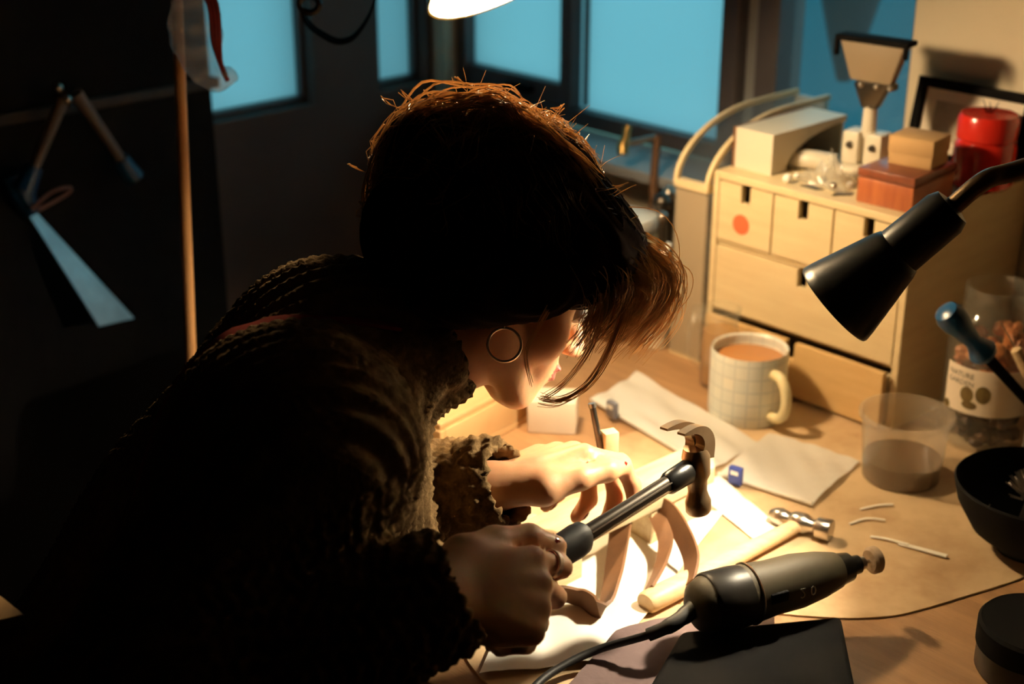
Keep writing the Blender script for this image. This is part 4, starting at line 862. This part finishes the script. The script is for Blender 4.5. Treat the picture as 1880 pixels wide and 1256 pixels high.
# ring on the index finger, hoop in the ear
rp0, rp1 = jR[0][0], jR[0][1]; rcn = rp0.lerp(rp1, .62); rm = axis_frame(rcn, rp1)
part('finger_ring', MB().lathe([(.0098, -.0028), (.0112, -.0024), (.0112, .0024), (.0098, .0028), (.0098, -.0028)], 32, rm), K['silver'], woman, world=True, label='chunky silver finger ring')
lobe = hp(-.006, -.080, -.036); hoopc = lobe + Vector((0, -.004, -.020))
vx = Vector((1, 0, 0)); vz = Vector((0, .38, .92))
part('hoop_earring', MB().tube([hoopc + (vx * math.cos(a) + vz * math.sin(a)) * .0138 for a in [k * math.pi / 24 for k in range(49)]], .0012, 8, caps=False), K['silver'], woman, world=True, label='thin silver hoop earring')
part('ear_hook', MB().tube([lobe + Vector((0, -.003, .004)), hoopc + vz * .0138], .0008, 6), K['silver'], woman, world=True)
# ------------------------------------------------------------------ sweater
sw = Field((-.64, .66, TZ - .30), (.06, 1.50, TZ + .50), .0034)
sw.cone(PEL, CHEST, .150, .150, .04).cone(CHEST, NECK - FWD * .02, .140, .085, .04).cone(SH_R, SH_L, .078, .078, .05)
sw.cone(SH_R, CHEST, .080, .12, .05).cone(SH_L, CHEST, .080, .12, .05)
sw.cone(SH_R, EL_R, .080, .072, .03).cone(EL_R, WR_R - faR * .004, .068, .047, .02)
sw.cone(SH_L, EL_L, .080, .070, .03).cone(EL_L, WR_L - faL * .006, .066, .044, .02)
colB = hp(-.052, 0, -.082)
sw.cone(NECK - FWD * .01, colB, .080, .064, .02)
fw_ = (colB - NECK).normalized()
sw.cone(WR_R - faR * .02, WR_R + faR * .06, .036, .044, .004, True); sw.cone(WR_L - faL * .02, WR_L + faL * .06, .030, .034, .004, True)
sw.cone(colB - fw_ * .01, colB + fw_ * .12, .054, .070, .004, True)
sv, sfc = sw.mesh(); nrm_ = vertex_normals(sv, sfc)
lf = np.array(LFT); fd = np.array(FWD)
def seg_t(p, a, b):
    a, b = np.array(a), np.array(b); ab = b - a; t = np.clip((p - a) @ ab / (ab @ ab), 0, 1); return t, np.linalg.norm(p - a - t[:, None] * ab, axis=1)
tA, dA = seg_t(sv, EL_R, WR_R); tB, dB = seg_t(sv, EL_L, WR_L); tU, dU = seg_t(sv, SH_R, EL_R)
wrist = np.clip(np.maximum((tA - .25) * (dA < .09), (tB - .25) * (dB < .09)) * 6, 0, 1)
w_ax = sv @ lf; w_fd = sv @ fd; w_z = sv[:, 2]
rib = .5 + .5 * np.cos(w_ax * 2 * math.pi / .0155); stitch = np.sin((w_fd * .8 + w_z) * 2 * math.pi / .0085 + 1.6 * np.sin(w_ax * 405))
disp = .0052 * rib + .0013 * stitch * rib
chunk = .0014 * (np.sin(sv[:, 0] * 520 + 2 * np.sin(sv[:, 2] * 300)) + np.sin(sv[:, 1] * 560 + 1.7 * np.sin(sv[:, 0] * 340)) + np.sin(sv[:, 2] * 610))
sv = sv + nrm_ * (disp * (1 - wrist) + chunk * wrist)[:, None]
swo = array_object('sweater', sv, sfc, K['knit'], woman); swo['label'] = 'chunky brown ribbed knit sweater with high collar'
# dark red apron strap over the shoulder
_, _ = 0, 0
from mathutils.bvhtree import BVHTree
tree = BVHTree.FromPolygons(sv.tolist(), sfc.tolist())
def drape(p, off=.002):
    d = (p - cam.location).normalized(); hit = tree.ray_cast(cam.location, d)
    return (hit[0] + hit[1] * off) if hit[0] is not None else p
# follow the sweater from the side of the arm over the shoulder to the chest
sp_pts = []
for k in range(26):
    a = R(205 - 9.2 * k); q = SH_R + Vector((0, 0, .0)) + (FWD * math.cos(a) + Vector((0, 0, 1)) * math.sin(a)) * .3 + LFT * .055
    hit = tree.ray_cast(q, (SH_R + LFT * .055 - q).normalized())
    if hit[0] is not None and (not sp_pts or (hit[0] - sp_pts[-1]).length < .035): sp_pts.append(hit[0] + hit[1] * .002)
if len(sp_pts) > 3: part('apron_strap', MB().ribbon(sp_pts, .014, .003, -LFT), K['vest'], woman, world=True, label='dark red apron strap')
# trousers and shoes
tr = Field((-.62, .70, .06), (.12, 1.40, TZ + .02), .007)
for k_, a_k in zip(KN, AN): tr.cone(PEL + Vector((0, 0, -.03)), k_, .125, .082, .03).cone(k_, a_k, .076, .062, .02)
tv, tf = tr.mesh(); array_object('trousers', tv, tf, K['denim'], woman)['label'] = 'dark denim trousers'
for a_k in AN:
    s_ = Field((a_k.x - .12, a_k.y - .12, -.01), (a_k.x + .25, a_k.y + .22, .20), .006); s_.cone((a_k.x, a_k.y, .06), (a_k.x, a_k.y, .13), .054, .054, .02).cone((a_k.x, a_k.y, .045), (a_k.x + FWD.x * .17, a_k.y + FWD.y * .17, .038), .046, .038, .02)
    v_, f_ = s_.mesh(); array_object('shoe', v_, f_, K['black_matte'], woman)
st_ = thing('stool', 'round black stool under the seated woman', 'stool', Vector((PEL.x, PEL.y, 0)))
sz = PEL.z - .155
part('seat', MB().lathe([(0, sz - .04), (.16, sz - .04), (.17, sz - .03), (.17, sz - .008), (.15, sz), (0, sz)], 36), K['black_matte'], st_)
for k in range(4): a = R(45 + 90 * k); part('leg', MB().tube([(.10 * math.cos(a), .10 * math.sin(a), sz - .04), (.17 * math.cos(a), .17 * math.sin(a), 0)], .014, 10), K['wall_black'], st_)
# ------------------------------------------------------------------ hair
hr = Field(tuple(HC - Vector((.26, .24, .24))), tuple(HC + Vector((.28, .24, .26))), .0035)
CR = [list(r) for r in Matrix(((1, 0, 0), (0, CP, -SP), (0, SP, CP))).transposed()]
def re_(c, r, k=.015, cut=False): hr.ell(hp(*c), [q * HS for q in r], HROT, k, cut)
for px, py, d, rx, ry, rz_ in ((915, 405, 1.245, .096, .082, .086), (1075, 450, 1.25, .045, .075, .050), (1128, 458, 1.25, .024, .050, .024), (785, 295, 1.225, .042, .045, .044), (885, 258, 1.26, .045, .055, .034), (975, 300, 1.27, .040, .050, .034), (745, 430, 1.20, .036, .042, .050), (850, 535, 1.19, .050, .040, .028), (960, 530, 1.19, .045, .030, .026)):
    hr.ell(P(px, py, d), (rx, ry, rz_), None, .018)
re_((.125, 0, -.035), (.085, .10, .085), .008, True); re_((.050, 0, -.095), (.085, .13, .068), .008, True)
hv, hfc = hr.mesh(); hn = vertex_normals(hv, hfc)
hv = hv + hn * (.0016 * np.sin(hv @ np.array(hl) * 420 + 3 * np.sin(hv @ np.array(hf) * 60)))[:, None]
hair = array_object('hair', hv, hfc, K['hair'], woman); hair['label'] = 'dark brown hair pinned up in a loose bun'
htree = BVHTree.FromPolygons(hv.tolist(), hfc.tolist())
strands = MB(); rs = np.random.default_rng(21)
def surf(p, off):               # nearest point of the hair mass, lifted by off
    q, n, _, _ = htree.find_nearest(p); return q + n * off
def strand(pts, r=.00055, n=4):
    m = len(pts); strands.tube(pts, [r * (1 - .6 * i / m) for i in range(m)], 3, caps=False)
golden = strands; strands = MB()
# combed strands over the cap, running from the hairline to the bun
for k in range(1900):
    v0 = rs.normal(size=3); v0[2] = abs(v0[2]) * .9 - .1; v0 /= np.linalg.norm(v0); p = hp(-.015 + .12 * v0[0], .10 * v0[1], .05 + .11 * v0[2])
    tgt = hp(-.10 + rs.normal(0, .012), rs.normal(0, .02), .13 + rs.normal(0, .012)); pts = []; L = rs.uniform(.25, .75); lift = rs.uniform(.0003, .0035); wob = rs.uniform(-.012, .012)
    for i in range(9):
        t = L * i / 8; q = p.lerp(tgt, t) + hl * wob * math.sin(3.1 * t); pts.append(surf(q, lift * (1 + (1.5 if i == 8 else 0) * rs.uniform(0, 1))))
    strand(pts)
co_ = part('combed_strands', strands, K['comb'], woman, world=True, label='dark brown combed hair'); co_['kind'] = 'stuff'
strands = golden
# loose curls of the bun
for k in range(340):
    c = hp(*( (-.105, .0, .110), (-.050, .0, .150), (-.010, .0, .150), (-.125, 0, .06))[rs.integers(4)]); a0, rad = rs.uniform(0, 6.28), rs.uniform(.022, .052)
    ax = Vector(rs.normal(size=3)).normalized(); u = ax.orthogonal().normalized(); v = ax.cross(u); pts = []
    for i in range(10):
        a = a0 + i * .22; q = c + (u * math.cos(a) + v * math.sin(a)) * rad; pts.append(surf(q, rs.uniform(.001, .003) + .008 * math.sin(math.pi * i / 9) * rs.uniform(.3, 1)))
    strand(pts, .0006)
# flyaways
for k in range(120):
    p = surf(hp(rs.uniform(-.15, .06), rs.uniform(-.08, .08), rs.uniform(.08, .2)), 0); d = (p - hp(-.02, 0, .04)).normalized() + Vector(rs.normal(0, .6, 3)); d.normalize(); b = Vector(rs.normal(0, .006, 3)); L = rs.uniform(.008, .030)
    strand([p + d * L * t + b * t * t for t in (0, .25, .5, .75, 1)], .0004)
# fringe: locks falling forward from the brow
def lock(root, pts_px, n, sp, r=.0006, sd=0):
    rq = np.random.default_rng(sd)
    for k in range(n):
        o1 = Vector(rq.normal(0, sp, 3)); o2 = Vector(rq.normal(0, sp * .8, 3)); pts = [root + o1 * .6]
        for i, (px, py, d) in enumerate(pts_px): t = (i + 1) / len(pts_px); pts.append(P(px, py, d) + o1 * (1 - t) * 1.3 + o2 * t)
        strand(spline(pts, 4), r)
for q_, pxs_ in enumerate((((705, 335), (712, 262), (745, 214), (800, 200), (850, 215)), ((760, 290), (782, 226), (850, 196), (910, 200), (950, 240)), ((850, 262), (880, 202), (930, 190), (962, 225), (990, 265)), ((930, 250), (982, 236), (1032, 272), (1075, 315)), ((735, 240), (790, 192), (860, 182), (915, 176), (940, 200)), ((690, 420), (688, 350), (700, 280), (730, 240)), ((760, 262), (815, 232), (875, 240), (930, 232), (975, 262)), ((720, 300), (748, 250), (800, 232), (850, 245)), ((950, 232), (1000, 262), (1040, 300), (1070, 345)), ((800, 250), (840, 205), (890, 190), (930, 215), (940, 262)), ((905, 225), (950, 205), (1005, 245), (1050, 285), (1085, 330)))):
    for dd in (1.20, 1.235, 1.265, 1.295): lock(P(*pxs_[0], dd), [(px, py, dd) for px, py in pxs_[1:]], 30, .006, .0007, sd=40 + q_)
lock(P(1085, 425, 1.26), [(1170, 462, 1.25), (1222, 500, 1.25), (1218, 560, 1.25), (1165, 622, 1.255)], 190, .010, sd=1)
lock(P(1065, 440, 1.235), [(1135, 475, 1.22), (1180, 510, 1.215), (1170, 560, 1.22), (1120, 612, 1.225)], 160, .010, sd=2)
lock(P(1050, 450, 1.225), [(1105, 485, 1.205), (1130, 520, 1.20), (1120, 570, 1.205), (1085, 600, 1.21)], 90, .008, sd=3)
lock(P(1060, 445, 1.23), [(1128, 500, 1.20), (1148, 560, 1.205), (1120, 640, 1.21), (1080, 705, 1.215), (1030, 736, 1.22), (992, 733, 1.22)], 26, .0028, sd=4)
lock(P(1050, 450, 1.225), [(1105, 510, 1.20), (1112, 570, 1.205), (1085, 640, 1.21), (1040, 700, 1.215), (1000, 728, 1.22)], 9, .0022, sd=5)
lock(P(1045, 455, 1.22), [(1090, 505, 1.20), (1105, 555, 1.20), (1085, 605, 1.205), (1062, 640, 1.21)], 55, .007, .0005, sd=9)
lock(hp(.030, -.075, .045), [(1010, 560, 1.17), (975, 625, 1.165), (966, 660, 1.165), (975, 708, 1.17)], 5, .0014, sd=6)
for px, py, dx, dy in ((700, 178, 34, 22), (640, 302, 28, 14), (668, 372, 26, 10), (672, 430, 24, 14), (835, 142, 34, 24), (828, 172, 24, 8), (735, 168, 26, 24), (780, 168, 30, 24), (1015, 200, 20, -6), (655, 470, 30, 20)):
    a = P(px, py, 1.22); b = P(px + dx, py + dy, 1.22)
    for k in range(4): strand([a + Vector(rs.normal(0, .001, 3)), a.lerp(b, .5) + Vector(rs.normal(0, .002, 3)), b + Vector(rs.normal(0, .002, 3)), b.lerp(hp(-.05, 0, .08), .35)], .0005)
so = part('loose_strands', strands, K['strand'], woman, world=True, label='loose strands, curls and fringe painted lamp-lit gold'); so['kind'] = 'stuff'
# hair clip
clip = MB().tube([surf(P(800, 296, 1.14), .003), surf(P(882, 292, 1.14), .004), surf(P(840, 340, 1.13), .004), surf(P(780, 398, 1.13), .003)], .0011, 6)
part('hair_pin', clip, K['black_gloss'], woman, world=True, label='thin black metal hair pin')
# the piece held in the left hand
pa_ = P(1088, 748, 1.335); pb2 = P(1104, 832, 1.345)
pun = thing('steel_punch', 'short dark steel punch held upright in the left hand', 'punch', pb2)
part('shank', MB().tube([pb2, pa_], .0030, 12), K['dark_steel'], pun, world=True)
part('striking_cap', MB().tube([pa_, pa_ + (pa_ - pb2).normalized() * .004], .0036, 12), K['steel'], pun, world=True)
solo('wood_wedge', MB().box(-.007, .007, -.006, .006, 0, .026), K['birch'], 'small pale wooden wedge held beside the steel punch', 'wedge', P(1118, 838, 1.352), .001, rz=.4)
